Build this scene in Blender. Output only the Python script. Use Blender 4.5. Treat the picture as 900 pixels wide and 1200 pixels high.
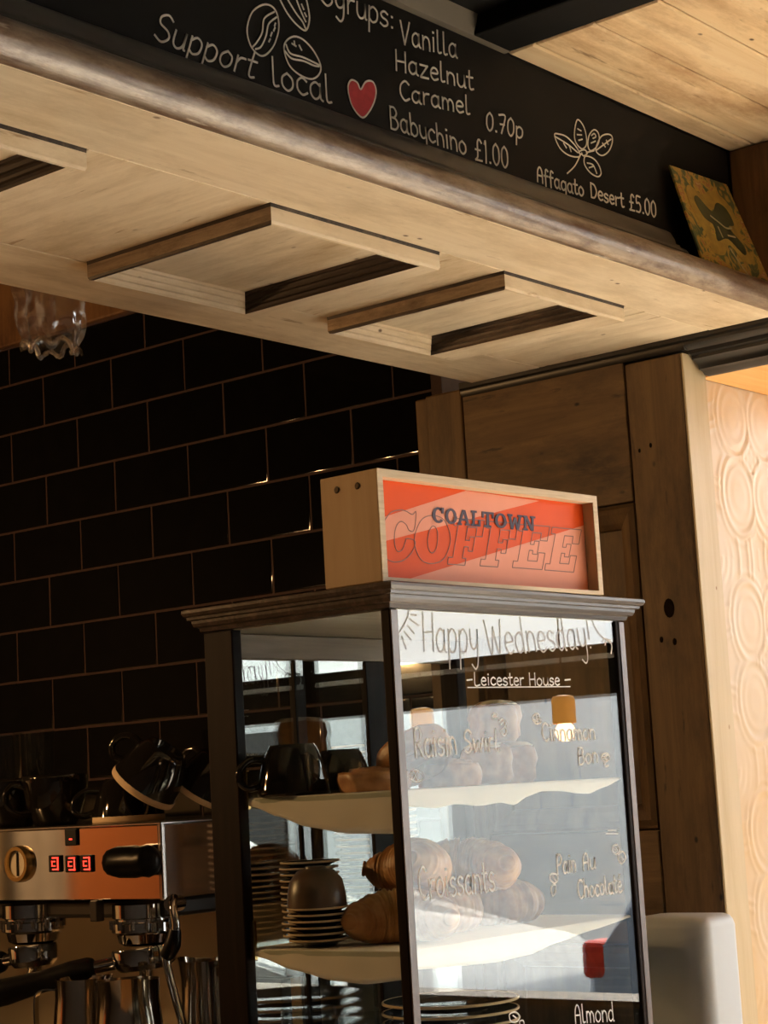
import bpy, bmesh, math, random
from mathutils import Vector, Matrix, noise as mnoise

for o in list(bpy.data.objects):
    bpy.data.objects.remove(o)
SC = bpy.context.scene
COL = SC.collection
random.seed(7)

# ---------------------------------------------------------------- camera
F_PX = 2226.33
CAM = Vector((0, 0, 1.55))
RX = Vector((0.637535, -0.768388, -0.055943))      # image right
RD = Vector((0.074483, 0.133747, -0.988212))       # image down
RF = Vector((0.766813, 0.625853, 0.142501))        # forward
cam = bpy.data.cameras.new('camera')
cam.sensor_fit = 'VERTICAL'
cam.sensor_height = 36.0
cam.lens = F_PX * 36.0 / 1200.0
cam.clip_start = 0.02
camo = bpy.data.objects.new('camera', cam)
COL.objects.link(camo)
camo.matrix_world = Matrix(((RX.x, -RD.x, -RF.x, CAM.x), (RX.y, -RD.y, -RF.y, CAM.y),
                            (RX.z, -RD.z, -RF.z, CAM.z), (0, 0, 0, 1)))
SC.camera = camo

# ---------------------------------------------------------------- world, sun, exposure
W = bpy.data.worlds.new('sky')
SC.world = W
W.use_nodes = True
wn = W.node_tree.nodes
wl = W.node_tree.links
bg = wn['Background']
tc = wn.new('ShaderNodeTexCoord')
nz = wn.new('ShaderNodeTexNoise')
nz.inputs['Scale'].default_value = 2.2
nz.inputs['Detail'].default_value = 4
rp = wn.new('ShaderNodeValToRGB')
rp.color_ramp.elements[0].position = 0.40
rp.color_ramp.elements[0].color = (0.80, 0.88, 0.95, 1)
rp.color_ramp.elements[1].position = 0.62
rp.color_ramp.elements[1].color = (1.0, 0.97, 0.91, 1)
wl.new(tc.outputs['Generated'], nz.inputs['Vector'])
wl.new(nz.outputs['Fac'], rp.inputs['Fac'])
wl.new(rp.outputs['Color'], bg.inputs['Color'])
bg.inputs['Strength'].default_value = 7.0

sun = bpy.data.lights.new('sun', 'SUN')
sun.energy = 45.0
sun.angle = 0.009
sun.color = (1.0, 0.92, 0.80)
suno = bpy.data.objects.new('sun', sun)
COL.objects.link(suno)
SUN_DIR = Vector((0.70, -0.46, 0.57)).normalized()     # towards the sun
suno.rotation_euler = SUN_DIR.to_track_quat('Z', 'Y').to_euler()
suno.location = (8, -6, 8)

def portal(loc, rot, sx, sy):
    l = bpy.data.lights.new('window_portal', 'AREA')
    l.shape = 'RECTANGLE'
    l.size = sx
    l.size_y = sy
    l.cycles.is_portal = True
    o = bpy.data.objects.new('window_portal', l)
    COL.objects.link(o)
    o.location = loc
    o.rotation_euler = rot
portal((5.6, -1.55, 1.85), (0, math.radians(90), 0), 2.1, 5.7)

vs = SC.view_settings
vs.view_transform = 'Standard'
vs.look = 'None'
vs.gamma = 1.0
vs.use_curve_mapping = False
vs.exposure = 0.0
cy = SC.cycles
cy.max_bounces = 10
cy.diffuse_bounces = 5
cy.glossy_bounces = 5
cy.transmission_bounces = 6
cy.transparent_max_bounces = 24
cy.sample_clamp_indirect = 6.0
cy.use_denoising = True

# ---------------------------------------------------------------- calibrated ray helpers
def ray(x, y):
    return RX * ((x - 450) / F_PX) + RD * ((y - 600) / F_PX) + RF
def on(x, y, ax, val):
    """the point of the photograph's pixel ray on an axis plane of the place"""
    d = ray(x, y)
    i = 'XYZ'.index(ax)
    return CAM + d * ((val - CAM[i]) / d[i])
def on_plane(x, y, p, n):
    d = ray(x, y)
    return CAM + d * ((p - CAM).dot(n) / d.dot(n))

# ---------------------------------------------------------------- materials
def newmat(name):
    m = bpy.data.materials.new(name)
    m.use_nodes = True
    return m, m.node_tree.nodes, m.node_tree.links, m.node_tree.nodes['Principled BSDF']
def C4(c):
    return (c[0], c[1], c[2], 1.0)
def plain(name, c, rough=0.5, metal=0.0, spec=0.5, var=0.06, scale=30, bump=0.0, coat=0.0):
    m, n, l, b = newmat(name)
    t = n.new('ShaderNodeTexCoord')
    z = n.new('ShaderNodeTexNoise')
    z.inputs['Scale'].default_value = scale
    z.inputs['Detail'].default_value = 5
    r = n.new('ShaderNodeValToRGB')
    r.color_ramp.elements[0].position = 0.3
    r.color_ramp.elements[1].position = 0.7
    r.color_ramp.elements[0].color = C4([max(0, v * (1 - var)) for v in c])
    r.color_ramp.elements[1].color = C4([min(1, v * (1 + var)) for v in c])
    l.new(t.outputs['Object'], z.inputs['Vector'])
    l.new(z.outputs['Fac'], r.inputs['Fac'])
    l.new(r.outputs['Color'], b.inputs['Base Color'])
    b.inputs['Roughness'].default_value = rough
    b.inputs['Metallic'].default_value = metal
    b.inputs['Specular IOR Level'].default_value = spec
    b.inputs['Coat Weight'].default_value = coat
    if bump:
        u = n.new('ShaderNodeBump')
        u.inputs['Strength'].default_value = bump
        u.inputs['Distance'].default_value = 0.002
        l.new(z.outputs['Fac'], u.inputs['Height'])
        l.new(u.outputs['Normal'], b.inputs['Normal'])
    return m
def wood(name, dark, mid, light, grain='X', rough=0.55, fine=90, spec=0.4, worn=None, worn_amt=0.5,
         spots=0.0, spot_col=(0.05, 0.03, 0.015), bump=0.25, streak=None, wscale=9):
    m, n, l, b = newmat(name)
    t = n.new('ShaderNodeTexCoord')
    mp = n.new('ShaderNodeMapping')
    s = {'X': (0.07, 1, 1), 'Y': (1, 0.07, 1), 'Z': (1, 1, 0.07)}[grain]
    mp.inputs['Scale'].default_value = s
    l.new(t.outputs['Object'], mp.inputs['Vector'])
    z = n.new('ShaderNodeTexNoise')
    z.inputs['Scale'].default_value = fine
    z.inputs['Detail'].default_value = 8
    z.inputs['Roughness'].default_value = 0.65
    z.inputs['Distortion'].default_value = 0.6
    l.new(mp.outputs['Vector'], z.inputs['Vector'])
    r = n.new('ShaderNodeValToRGB')
    e = r.color_ramp.elements
    e[0].position = 0.28
    e[0].color = C4(dark)
    e[1].position = 0.72
    e[1].color = C4(light)
    k = e.new(0.5)
    k.color = C4(mid)
    l.new(z.outputs['Fac'], r.inputs['Fac'])
    col = r.outputs['Color']
    def mix(col, fac, c2, mode='MIX'):
        x = n.new('ShaderNodeMix')
        x.data_type = 'RGBA'
        x.blend_type = mode
        l.new(fac, x.inputs[0])
        l.new(col, x.inputs[6])
        x.inputs[7].default_value = C4(c2)
        return x.outputs[2]
    if worn is not None:
        z2 = n.new('ShaderNodeTexNoise')
        z2.inputs['Scale'].default_value = wscale
        z2.inputs['Detail'].default_value = 9
        z2.inputs['Roughness'].default_value = 0.72
        mp2 = n.new('ShaderNodeMapping')
        mp2.inputs['Scale'].default_value = [0.35 if v < 1 else 1 for v in s]
        l.new(t.outputs['Object'], mp2.inputs['Vector'])
        l.new(mp2.outputs['Vector'], z2.inputs['Vector'])
        r2 = n.new('ShaderNodeValToRGB')
        r2.color_ramp.elements[0].position = 0.62 - 0.25 * worn_amt
        r2.color_ramp.elements[0].color = (0, 0, 0, 1)
        r2.color_ramp.elements[1].position = 0.80 - 0.18 * worn_amt
        r2.color_ramp.elements[1].color = (1, 1, 1, 1)
        l.new(z2.outputs['Fac'], r2.inputs['Fac'])
        col = mix(col, r2.outputs['Color'], worn)
    if streak is not None:
        z4 = n.new('ShaderNodeTexNoise')
        z4.inputs['Scale'].default_value = 60
        z4.inputs['Detail'].default_value = 6
        z4.inputs['Roughness'].default_value = 0.6
        mp4 = n.new('ShaderNodeMapping')
        mp4.inputs['Scale'].default_value = [0.16 if v < 1 else 1 for v in s]
        mp4.inputs['Location'].default_value = (3.1, 1.7, 0.4)
        l.new(t.outputs['Object'], mp4.inputs['Vector'])
        l.new(mp4.outputs['Vector'], z4.inputs['Vector'])
        r4 = n.new('ShaderNodeMapRange')
        r4.inputs['From Min'].default_value = 0.64
        r4.inputs['From Max'].default_value = 0.71
        r4.inputs['To Max'].default_value = 0.85
        l.new(z4.outputs['Fac'], r4.inputs['Value'])
        col = mix(col, r4.outputs[0], streak)
    if spots:
        v = n.new('ShaderNodeTexVoronoi')
        v.inputs['Scale'].default_value = 26
        mp3 = n.new('ShaderNodeMapping')
        mp3.inputs['Scale'].default_value = [0.6 if q < 1 else 1 for q in s]
        z3 = n.new('ShaderNodeTexNoise')
        z3.inputs['Scale'].default_value = 7
        z3.inputs['Detail'].default_value = 4
        l.new(t.outputs['Object'], z3.inputs['Vector'])
        l.new(t.outputs['Object'], mp3.inputs['Vector'])
        l.new(mp3.outputs['Vector'], v.inputs['Vector'])
        a = n.new('ShaderNodeMapRange')
        a.inputs['From Min'].default_value = 0.05 + 0.06 * spots
        a.inputs['From Max'].default_value = 0.04
        l.new(v.outputs['Distance'], a.inputs['Value'])
        a2 = n.new('ShaderNodeMapRange')
        a2.inputs['From Min'].default_value = 0.48
        a2.inputs['From Max'].default_value = 0.54
        l.new(z3.outputs['Fac'], a2.inputs['Value'])
        mm = n.new('ShaderNodeMath')
        mm.operation = 'MULTIPLY'
        l.new(a.outputs[0], mm.inputs[0])
        l.new(a2.outputs[0], mm.inputs[1])
        col = mix(col, mm.outputs[0], spot_col)
    l.new(col, b.inputs['Base Color'])
    b.inputs['Roughness'].default_value = rough
    b.inputs['Specular IOR Level'].default_value = spec
    u = n.new('ShaderNodeBump')
    u.inputs['Strength'].default_value = bump
    u.inputs['Distance'].default_value = 0.0015
    l.new(z.outputs['Fac'], u.inputs['Height'])
    l.new(u.outputs['Normal'], b.inputs['Normal'])
    return m
def pane(name, f0=0.06, tint=(0.96, 0.98, 0.97), rough=0.0, haze=0.0, gl=(1, 1, 1)):
    m, n, l, b = newmat(name)
    n.remove(b)
    out = n['Material Output']
    tr = n.new('ShaderNodeBsdfTransparent')
    tr.inputs['Color'].default_value = C4(tint)
    g = n.new('ShaderNodeBsdfGlossy')
    g.inputs['Roughness'].default_value = rough
    g.inputs['Color'].default_value = C4(gl)
    lw = n.new('ShaderNodeLayerWeight')
    lw.inputs['Blend'].default_value = 0.5
    p = n.new('ShaderNodeMath')
    p.operation = 'POWER'
    p.inputs[1].default_value = 5
    l.new(lw.outputs['Facing'], p.inputs[0])
    a = n.new('ShaderNodeMath')
    a.operation = 'MULTIPLY_ADD'
    a.inputs[1].default_value = 1 - f0
    a.inputs[2].default_value = f0
    l.new(p.outputs[0], a.inputs[0])
    mx = n.new('ShaderNodeMixShader')
    l.new(a.outputs[0], mx.inputs[0])
    l.new(tr.outputs[0], mx.inputs[1])
    l.new(g.outputs[0], mx.inputs[2])
    last = mx.outputs[0]
    if haze:
        d = n.new('ShaderNodeBsdfDiffuse')
        d.inputs['Color'].default_value = (0.8, 0.8, 0.8, 1)
        m2 = n.new('ShaderNodeMixShader')
        m2.inputs[0].default_value = haze
        l.new(last, m2.inputs[1])
        l.new(d.outputs[0], m2.inputs[2])
        last = m2.outputs[0]
    l.new(last, out.inputs['Surface'])
    return m
def emit(name, c, s):
    m, n, l, b = newmat(name)
    b.inputs['Base Color'].default_value = C4(c)
    b.inputs['Emission Color'].default_value = C4(c)
    b.inputs['Emission Strength'].default_value = s
    return m

M = {}
CR_D, CR_M, CR_L = (0.60, 0.48, 0.32), (0.71, 0.59, 0.42), (0.78, 0.67, 0.50)
M['cream_x'] = wood('stripped_cream_wood_along', CR_D, CR_M, CR_L, 'X', 0.6, 40, worn=(0.46, 0.34, 0.20), worn_amt=0.66, spots=0.6, spot_col=(0.12, 0.06, 0.025), streak=(0.34, 0.22, 0.11))
M['cream_y'] = wood('stripped_cream_wood_across', CR_D, CR_M, CR_L, 'Y', 0.6, 40, worn=(0.46, 0.34, 0.20), worn_amt=0.66, spots=0.6, spot_col=(0.12, 0.06, 0.025), streak=(0.34, 0.22, 0.11))
M['varnish_shade'] = wood('dark_varnish_shade', (0.012, 0.007, 0.0045), (0.030, 0.018, 0.011), (0.075, 0.048, 0.030), 'Y', 0.4, 60, worn=(0.16, 0.11, 0.07), worn_amt=0.35)  # dark varnished wood, also painted in for shade in the moulding grooves
M['moulding_shade'] = wood('shaded_moulding_wood', (0.20, 0.14, 0.085), (0.30, 0.215, 0.135), (0.40, 0.30, 0.20), 'Y', 0.55, 150, worn=(0.14, 0.09, 0.05), worn_amt=0.55, wscale=40)  # brown stands in for shade on moulding faces turned from the window
M['nosing'] = wood('worn_nosing_wood', (0.12, 0.08, 0.05), (0.27, 0.20, 0.14), (0.40, 0.32, 0.23), 'X', 0.30, 55, spec=0.8, worn=(0.085, 0.034, 0.014), worn_amt=0.80, bump=1.0, streak=(0.62, 0.54, 0.44), wscale=45)
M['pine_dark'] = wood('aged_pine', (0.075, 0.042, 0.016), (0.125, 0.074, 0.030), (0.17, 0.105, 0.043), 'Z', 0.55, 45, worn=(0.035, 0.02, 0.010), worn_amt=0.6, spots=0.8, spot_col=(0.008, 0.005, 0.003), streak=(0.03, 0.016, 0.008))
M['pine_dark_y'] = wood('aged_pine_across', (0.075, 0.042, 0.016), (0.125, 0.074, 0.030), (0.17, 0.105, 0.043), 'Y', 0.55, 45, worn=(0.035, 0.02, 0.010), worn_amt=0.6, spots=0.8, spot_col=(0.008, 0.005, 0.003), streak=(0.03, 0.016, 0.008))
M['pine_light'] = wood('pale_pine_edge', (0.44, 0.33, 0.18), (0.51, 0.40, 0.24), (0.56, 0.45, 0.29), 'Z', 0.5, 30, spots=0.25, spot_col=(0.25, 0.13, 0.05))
M['plank'] = wood('ceiling_plank', (0.52, 0.34, 0.18), (0.72, 0.53, 0.31), (0.80, 0.64, 0.42), 'X', 0.6, 30, worn=(0.36, 0.20, 0.09), worn_amt=0.6, spots=0.6, spot_col=(0.10, 0.05, 0.02), streak=(0.22, 0.12, 0.05))
M['orange_wood'] = wood('orange_pine', (0.62, 0.30, 0.09), (0.72, 0.38, 0.13), (0.78, 0.46, 0.18), 'X', 0.5, 40)
M['brown_post'] = wood('brown_post_wood', (0.10, 0.05, 0.02), (0.17, 0.085, 0.035), (0.23, 0.12, 0.05), 'Z', 0.5, 40, worn=(0.05, 0.02, 0.01), worn_amt=0.5)
M['mahogany'] = wood('dark_cabinet_wood', (0.006, 0.003, 0.002), (0.010, 0.005, 0.0035), (0.016, 0.008, 0.005), 'Z', 0.55, 70, spec=0.08)
M['mahogany_lit'] = wood('lit_cabinet_wood', (0.06, 0.036, 0.028), (0.12, 0.080, 0.064), (0.19, 0.135, 0.11), 'Z', 0.32, 80, spec=0.6)  # lit copy of the cabinet wood for post fronts facing the window
M['mahogany_x'] = wood('dark_cornice_wood', (0.02, 0.012, 0.008), (0.05, 0.034, 0.025), (0.13, 0.090, 0.066), 'X', 0.33, 90, spec=0.6)
M['ply'] = wood('plywood_face', (0.40, 0.27, 0.14), (0.47, 0.33, 0.18), (0.52, 0.38, 0.22), 'Z', 0.6, 25, bump=0.05)
M['ply_edge'] = wood('plywood_edge', (0.55, 0.40, 0.24), (0.70, 0.55, 0.37), (0.80, 0.66, 0.48), 'X', 0.6, 160, bump=0.1)
M['black_paint'] = plain('black_paint', (0.011, 0.010, 0.009), 0.38, var=0.2)
M['chalkboard'] = plain('chalkboard_black', (0.006, 0.0048, 0.0036), 0.65, var=0.25, scale=14, spec=0.22)
M['dark_trim'] = plain('dark_grey_paint', (0.085, 0.074, 0.060), 0.42, var=0.15, scale=18)
M['grey_trim'] = plain('grey_brown_paint', (0.15, 0.13, 0.10), 0.5, var=0.15, scale=14)
M['sill'] = plain('dark_oak_sill', (0.085, 0.042, 0.012), 0.6, spec=0.2)
M['beam_black'] = plain('matt_black_paint', (0.006, 0.0055, 0.005), 0.6, spec=0.12, var=0.2)
M['chalk'] = plain('chalk_pen', (0.72, 0.68, 0.60), 0.9, var=0.05)
M['chalk_glass'] = plain('white_glass_pen', (0.93, 0.93, 0.91), 0.9, var=0.02)
M['chalk_faint'] = plain('thin_glass_pen', (0.56, 0.55, 0.52), 0.9, var=0.04)
M['heart'] = plain('red_chalk', (0.42, 0.035, 0.04), 0.8, var=0.15, scale=120)
M['glass'] = pane('cabinet_glass', 0.050)
M['glass_door'] = pane('cabinet_door_glass', 0.10, (0.93, 0.95, 0.94))
M['shelf_glass'] = pane('shelf_glass', 0.05, (0.80, 0.84, 0.81))
M['tumbler'] = pane('tumbler_glass', 0.025, (0.90, 0.92, 0.92))
M['film'] = pane('clear_film', 0.10, (0.86, 0.82, 0.76), 0.12, haze=0.05)
M['orange'] = plain('orange_acrylic', (0.78, 0.10, 0.018), 0.40, var=0.02, spec=0.08)
M['salmon'] = plain('salmon_print', (0.86, 0.36, 0.25), 0.40, var=0.02, spec=0.08)
M['slate'] = plain('slate_print', (0.10, 0.085, 0.125), 0.6, var=0.05, spec=0.15)
M['line'] = plain('grey_brown_print', (0.30, 0.13, 0.10), 0.5, var=0.05)
M['bolt'] = plain('bronze_bolt', (0.06, 0.04, 0.02), 0.4, metal=0.7)
M['paper'] = plain('greaseproof_paper', (0.82, 0.76, 0.66), 0.75, var=0.05, scale=20)
M['glaze'] = plain('black_glaze', (0.008, 0.007, 0.006), 0.06, var=0.2)
M['clay'] = plain('unglazed_rim', (0.62, 0.46, 0.28), 0.65, var=0.08)
M['chrome'] = plain('polished_steel', (0.70, 0.68, 0.65), 0.06, metal=1.0, var=0.02)
M['steel'] = plain('brushed_steel', (0.52, 0.49, 0.45), 0.2, metal=1.0, var=0.05)
M['dark_steel'] = plain('dark_steel', (0.06, 0.055, 0.05), 0.35, metal=0.8)
M['bakelite'] = plain('black_plastic', (0.006, 0.006, 0.006), 0.36, spec=0.22, var=0.1)
M['knob_black'] = plain('black_rubber', (0.004, 0.004, 0.004), 0.3, spec=0.12)
M['casing'] = plain('pale_grey_plastic', (0.53, 0.57, 0.62), 0.42, var=0.01)
M['red_led'] = emit('red_lamp', (1.0, 0.05, 0.03), 2.2)
M['dial'] = plain('dial_face', (0.55, 0.48, 0.36), 0.5)
M['brass'] = plain('brass', (0.45, 0.30, 0.12), 0.25, metal=1.0)
M['floor'] = plain('pale_stone_floor', (0.68, 0.61, 0.50), 0.55, var=0.08, scale=4)
M['plaster'] = plain('dark_plaster', (0.05, 0.04, 0.032), 0.8)
M['bar_dark'] = plain('dark_bar_wall', (0.014, 0.011, 0.009), 0.8)
M['cream_patch'] = plain('cream_mirror_patch', (0.50, 0.42, 0.30), 0.8)
M['orange_patch'] = plain('orange_mirror_patch', (0.62, 0.22, 0.08), 0.8)
M['facade'] = plain('pale_render', (0.80, 0.82, 0.82), 0.8, var=0.05, scale=2)
M['street'] = plain('asphalt', (0.12, 0.12, 0.12), 0.8, var=0.2)
M['paving'] = plain('pale_paving', (0.5, 0.48, 0.45), 0.8, var=0.1, scale=5)
M['counter'] = wood('counter_top_wood', (0.28, 0.16, 0.07), (0.42, 0.26, 0.12), (0.52, 0.34, 0.17), 'Y', 0.4, 35)
M['paper_gold'] = None

def pastry_mat(name, dark, light, scale=40, bump=0.5):
    m, n, l, b = newmat(name)
    t = n.new('ShaderNodeTexCoord')
    z = n.new('ShaderNodeTexNoise')
    z.inputs['Scale'].default_value = scale
    z.inputs['Detail'].default_value = 7
    r = n.new('ShaderNodeValToRGB')
    r.color_ramp.elements[0].position = 0.35
    r.color_ramp.elements[0].color = C4(dark)
    r.color_ramp.elements[1].position = 0.68
    r.color_ramp.elements[1].color = C4(light)
    l.new(t.outputs['Object'], z.inputs['Vector'])
    l.new(z.outputs['Fac'], r.inputs['Fac'])
    l.new(r.outputs['Color'], b.inputs['Base Color'])
    b.inputs['Roughness'].default_value = 0.42
    u = n.new('ShaderNodeBump')
    u.inputs['Strength'].default_value = bump
    u.inputs['Distance'].default_value = 0.002
    l.new(z.outputs['Fac'], u.inputs['Height'])
    l.new(u.outputs['Normal'], b.inputs['Normal'])
    return m
M['paper_gold'] = pastry_mat('gold_wallpaper', (0.56, 0.37, 0.17), (0.57, 0.455, 0.32), 5, 0.02)
M['croissant'] = pastry_mat('croissant_crust', (0.40, 0.155, 0.04), (0.68, 0.35, 0.125), 45)
M['bun'] = pastry_mat('bun_crust', (0.34, 0.14, 0.045), (0.56, 0.29, 0.11), 50)
M['icing'] = plain('icing', (0.80, 0.72, 0.58), 0.4)

def card_mat():
    m, n, l, b = newmat('printed_card')
    t = n.new('ShaderNodeTexCoord')
    z = n.new('ShaderNodeTexNoise')
    z.inputs['Scale'].default_value = 38
    z.inputs['Detail'].default_value = 5
    z.inputs['Distortion'].default_value = 2.0
    r = n.new('ShaderNodeValToRGB')
    r.color_ramp.interpolation = 'LINEAR'
    e = r.color_ramp.elements
    e[0].position = 0.36
    e[0].color = (0.05, 0.06, 0.025, 1)
    e[1].position = 0.72
    e[1].color = (0.50, 0.34, 0.16, 1)
    for p, c in ((0.44, (0.09, 0.10, 0.03)), (0.50, (0.34, 0.20, 0.035)), (0.56, (0.40, 0.25, 0.04)), (0.62, (0.30, 0.10, 0.03))):
        k = e.new(p)
        k.color = C4(c)
    l.new(t.outputs['Object'], z.inputs['Vector'])
    l.new(z.outputs['Fac'], r.inputs['Fac'])
    l.new(r.outputs['Color'], b.inputs['Base Color'])
    b.inputs['Roughness'].default_value = 0.5
    return m
M['card'] = card_mat()
M['card_ochre'] = plain('ochre_print', (0.33, 0.20, 0.035), 0.5, var=0.25, scale=60)
M['card_green'] = plain('dark_green_print', (0.05, 0.05, 0.016), 0.5, var=0.3, scale=60)
M['card_pale'] = plain('pale_print', (0.40, 0.32, 0.20), 0.5)

# ---------------------------------------------------------------- mesh helpers
ORG = {}
def link_mesh(name, bm, mat, parent=None, smooth=False, kind=None, label=None):
    root = Vector((0, 0, 0))
    if parent is not None:
        root = ORG.get(parent, Vector((0, 0, 0)))
    bmesh.ops.translate(bm, verts=bm.verts, vec=-root)
    bmesh.ops.recalc_face_normals(bm, faces=bm.faces)
    me = bpy.data.meshes.new(name)
    bm.to_mesh(me)
    bm.free()
    for m in (mat if isinstance(mat, (list, tuple)) else [mat]):
        me.materials.append(m)
    if smooth:
        for p in me.polygons:
            p.use_smooth = True
        try:
            me.set_sharp_from_angle(angle=math.radians(smooth if smooth is not True else 40))
        except Exception:
            pass
    o = bpy.data.objects.new(name, me)
    COL.objects.link(o)
    if parent is not None:
        o.parent = parent
    ORG[o] = root
    if kind:
        o['kind'] = kind
    if label:
        o['label'] = label
    return o
def struct(name, bm, mat, smooth=False):
    return link_mesh(name, bm, mat, None, smooth, 'structure')
def thing(name, label, cat, loc=(0, 0, 0), group=None):
    o = bpy.data.objects.new(name, None)
    COL.objects.link(o)
    o.location = loc
    o.empty_display_size = 0.03
    o['label'] = label
    o['category'] = cat
    if group:
        o['group'] = group
    ORG[o] = Vector(loc)
    return o
def tag(o, label, cat, group=None):
    o['label'] = label
    o['category'] = cat
    if group:
        o['group'] = group
    return o
def dup(root, loc, rot=(0, 0, 0), label=None, scale=1.0):
    r = root.copy()
    COL.objects.link(r)
    r.location = loc
    r.rotation_euler = rot
    r.scale = (scale,) * 3 if not isinstance(scale, tuple) else scale
    if label:
        r['label'] = label
    for ch in list(root.children):
        c = ch.copy()
        COL.objects.link(c)
        c.parent = r
        for g in ch.children:
            d = g.copy()
            COL.objects.link(d)
            d.parent = c
    return r
def merge(bm, tmp, mi=0):
    vm = [bm.verts.new(v.co) for v in tmp.verts]
    tmp.verts.index_update()
    for f in tmp.faces:
        try:
            nf = bm.faces.new([vm[v.index] for v in f.verts])
            nf.material_index = mi
        except ValueError:
            pass
    tmp.free()
def box(bm, x0, x1, y0, y1, z0, z1, bev=0.0, seg=2, mi=0, mat=None):
    t = bmesh.new()
    bmesh.ops.create_cube(t, size=1.0)
    for v in t.verts:
        v.co = Vector(((x0 + x1) / 2 + v.co.x * (x1 - x0), (y0 + y1) / 2 + v.co.y * (y1 - y0), (z0 + z1) / 2 + v.co.z * (z1 - z0)))
    if bev > 0:
        bmesh.ops.bevel(t, geom=list(t.edges), offset=bev, segments=seg, profile=0.5, affect='EDGES')
    if mat is not None:
        bmesh.ops.transform(t, matrix=mat, verts=t.verts)
    merge(bm, t, mi)
    return bm
def B(*a, **k):
    return box(bmesh.new(), *a, **k)
def frame_axes(d):
    d = d.normalized()
    up = Vector((0, 0, 1)) if abs(d.z) < 0.9 else Vector((1, 0, 0))
    a = d.cross(up).normalized()
    return a, d.cross(a).normalized()
def tube(bm, pts, r, n=10, mi=0, caps=True, smooth_path=0):
    pts = [Vector(p) for p in pts]
    rr = r if isinstance(r, (list, tuple)) else [r] * len(pts)
    if smooth_path:
        ids = [i for i in range(len(pts))]
        new, nr = [], []
        for i in range(len(pts) - 1):
            p0, p1, p2, p3 = pts[max(i - 1, 0)], pts[i], pts[i + 1], pts[min(i + 2, len(pts) - 1)]
            for k in range(smooth_path):
                t = k / smooth_path
                new.append(cr(p0, p1, p2, p3, t))
                nr.append(rr[i] + (rr[i + 1] - rr[i]) * t)
        new.append(pts[-1])
        nr.append(rr[-1])
        pts, rr = new, nr
    rings = []
    a = None
    for i, p in enumerate(pts):
        d = (pts[min(i + 1, len(pts) - 1)] - pts[max(i - 1, 0)])
        if d.length < 1e-9:
            d = Vector((0, 0, 1))
        d.normalize()
        if a is None:
            a, b = frame_axes(d)
        else:
            a = (a - d * a.dot(d)).normalized()
            b = d.cross(a)
        rings.append([bm.verts.new(p + (a * math.cos(q) + b * math.sin(q)) * rr[i]) for q in [2 * math.pi * k / n for k in range(n)]])
    for i in range(len(rings) - 1):
        for k in range(n):
            f = bm.faces.new((rings[i][k], rings[i][(k + 1) % n], rings[i + 1][(k + 1) % n], rings[i + 1][k]))
            f.material_index = mi
    if caps:
        for rg in (rings[0][::-1], rings[-1]):
            bm.faces.new(rg).material_index = mi
    return bm
def cr(p0, p1, p2, p3, t):
    return 0.5 * ((2 * p1) + (p2 - p0) * t + (2 * p0 - 5 * p1 + 4 * p2 - p3) * t * t + (3 * p1 - p0 - 3 * p2 + p3) * t ** 3)
def lathe(bm, prof, n=36, cx=0, cy=0, cz=0, mi=0, close=False, warp=None):
    rings = []
    for (r, z) in prof:
        if r < 1e-6:
            rings.append([bm.verts.new((cx, cy, cz + z))])
        else:
            rg = []
            for k in range(n):
                q = 2 * math.pi * k / n
                rr, zz = r, z
                if warp:
                    rr, zz = warp(r, z, q)
                rg.append(bm.verts.new((cx + rr * math.cos(q), cy + rr * math.sin(q), cz + zz)))
            rings.append(rg)
    m = len(rings)
    for i in range(m if close else m - 1):
        A, Bq = rings[i], rings[(i + 1) % m]
        for k in range(n):
            k2 = (k + 1) % n
            try:
                if len(A) == 1 and len(Bq) == 1:
                    continue
                if len(A) == 1:
                    f = bm.faces.new((A[0], Bq[k2], Bq[k]))
                elif len(Bq) == 1:
                    f = bm.faces.new((A[k], A[k2], Bq[0]))
                else:
                    f = bm.faces.new((A[k], A[k2], Bq[k2], Bq[k]))
                f.material_index = mi
            except ValueError:
                pass
    return bm
def extrude_profile(bm, prof, fn, t0, t1, mi=0):
    """closed profile (list of 2D) swept straight from t0 to t1; fn(a, b, t) -> point"""
    A = [bm.verts.new(fn(a, b, t0)) for a, b in prof]
    Z = [bm.verts.new(fn(a, b, t1)) for a, b in prof]
    n = len(prof)
    for i in range(n):
        bm.faces.new((A[i], A[(i + 1) % n], Z[(i + 1) % n], Z[i])).material_index = mi
    bm.faces.new(A[::-1]).material_index = mi
    bm.faces.new(Z).material_index = mi
    return bm
def ring_loft(bm, levels, fn, mi=0):
    """levels: list of (u0,u1,v0,v1,h) rectangles joined one to the next; fn(u,v,h)->point"""
    rings = []
    for (u0, u1, v0, v1, h) in levels:
        rings.append([bm.verts.new(fn(u, v, h)) for u, v in ((u0, v0), (u1, v0), (u1, v1), (u0, v1))])
    for i in range(len(rings) - 1):
        for k in range(4):
            bm.faces.new((rings[i][k], rings[i][(k + 1) % 4], rings[i + 1][(k + 1) % 4], rings[i + 1][k])).material_index = mi
    return rings
def moulding_ring(bm, u0, u1, v0, v1, prof, fn, back):
    """mitred panel moulding: prof = list of (inset, height) from frame edge to panel; closed behind"""
    lv = [(u0 + o, u1 - o, v0 + o, v1 - o, h) for o, h in prof]
    lv.append((lv[-1][0], lv[-1][1], lv[-1][2], lv[-1][3], back))
    lv.append((u0, u1, v0, v1, back))
    lv.append((u0, u1, v0, v1, prof[0][1]))
    ring_loft(bm, lv, fn)
    bmesh.ops.remove_doubles(bm, verts=bm.verts, dist=1e-6)
    return bm

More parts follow.
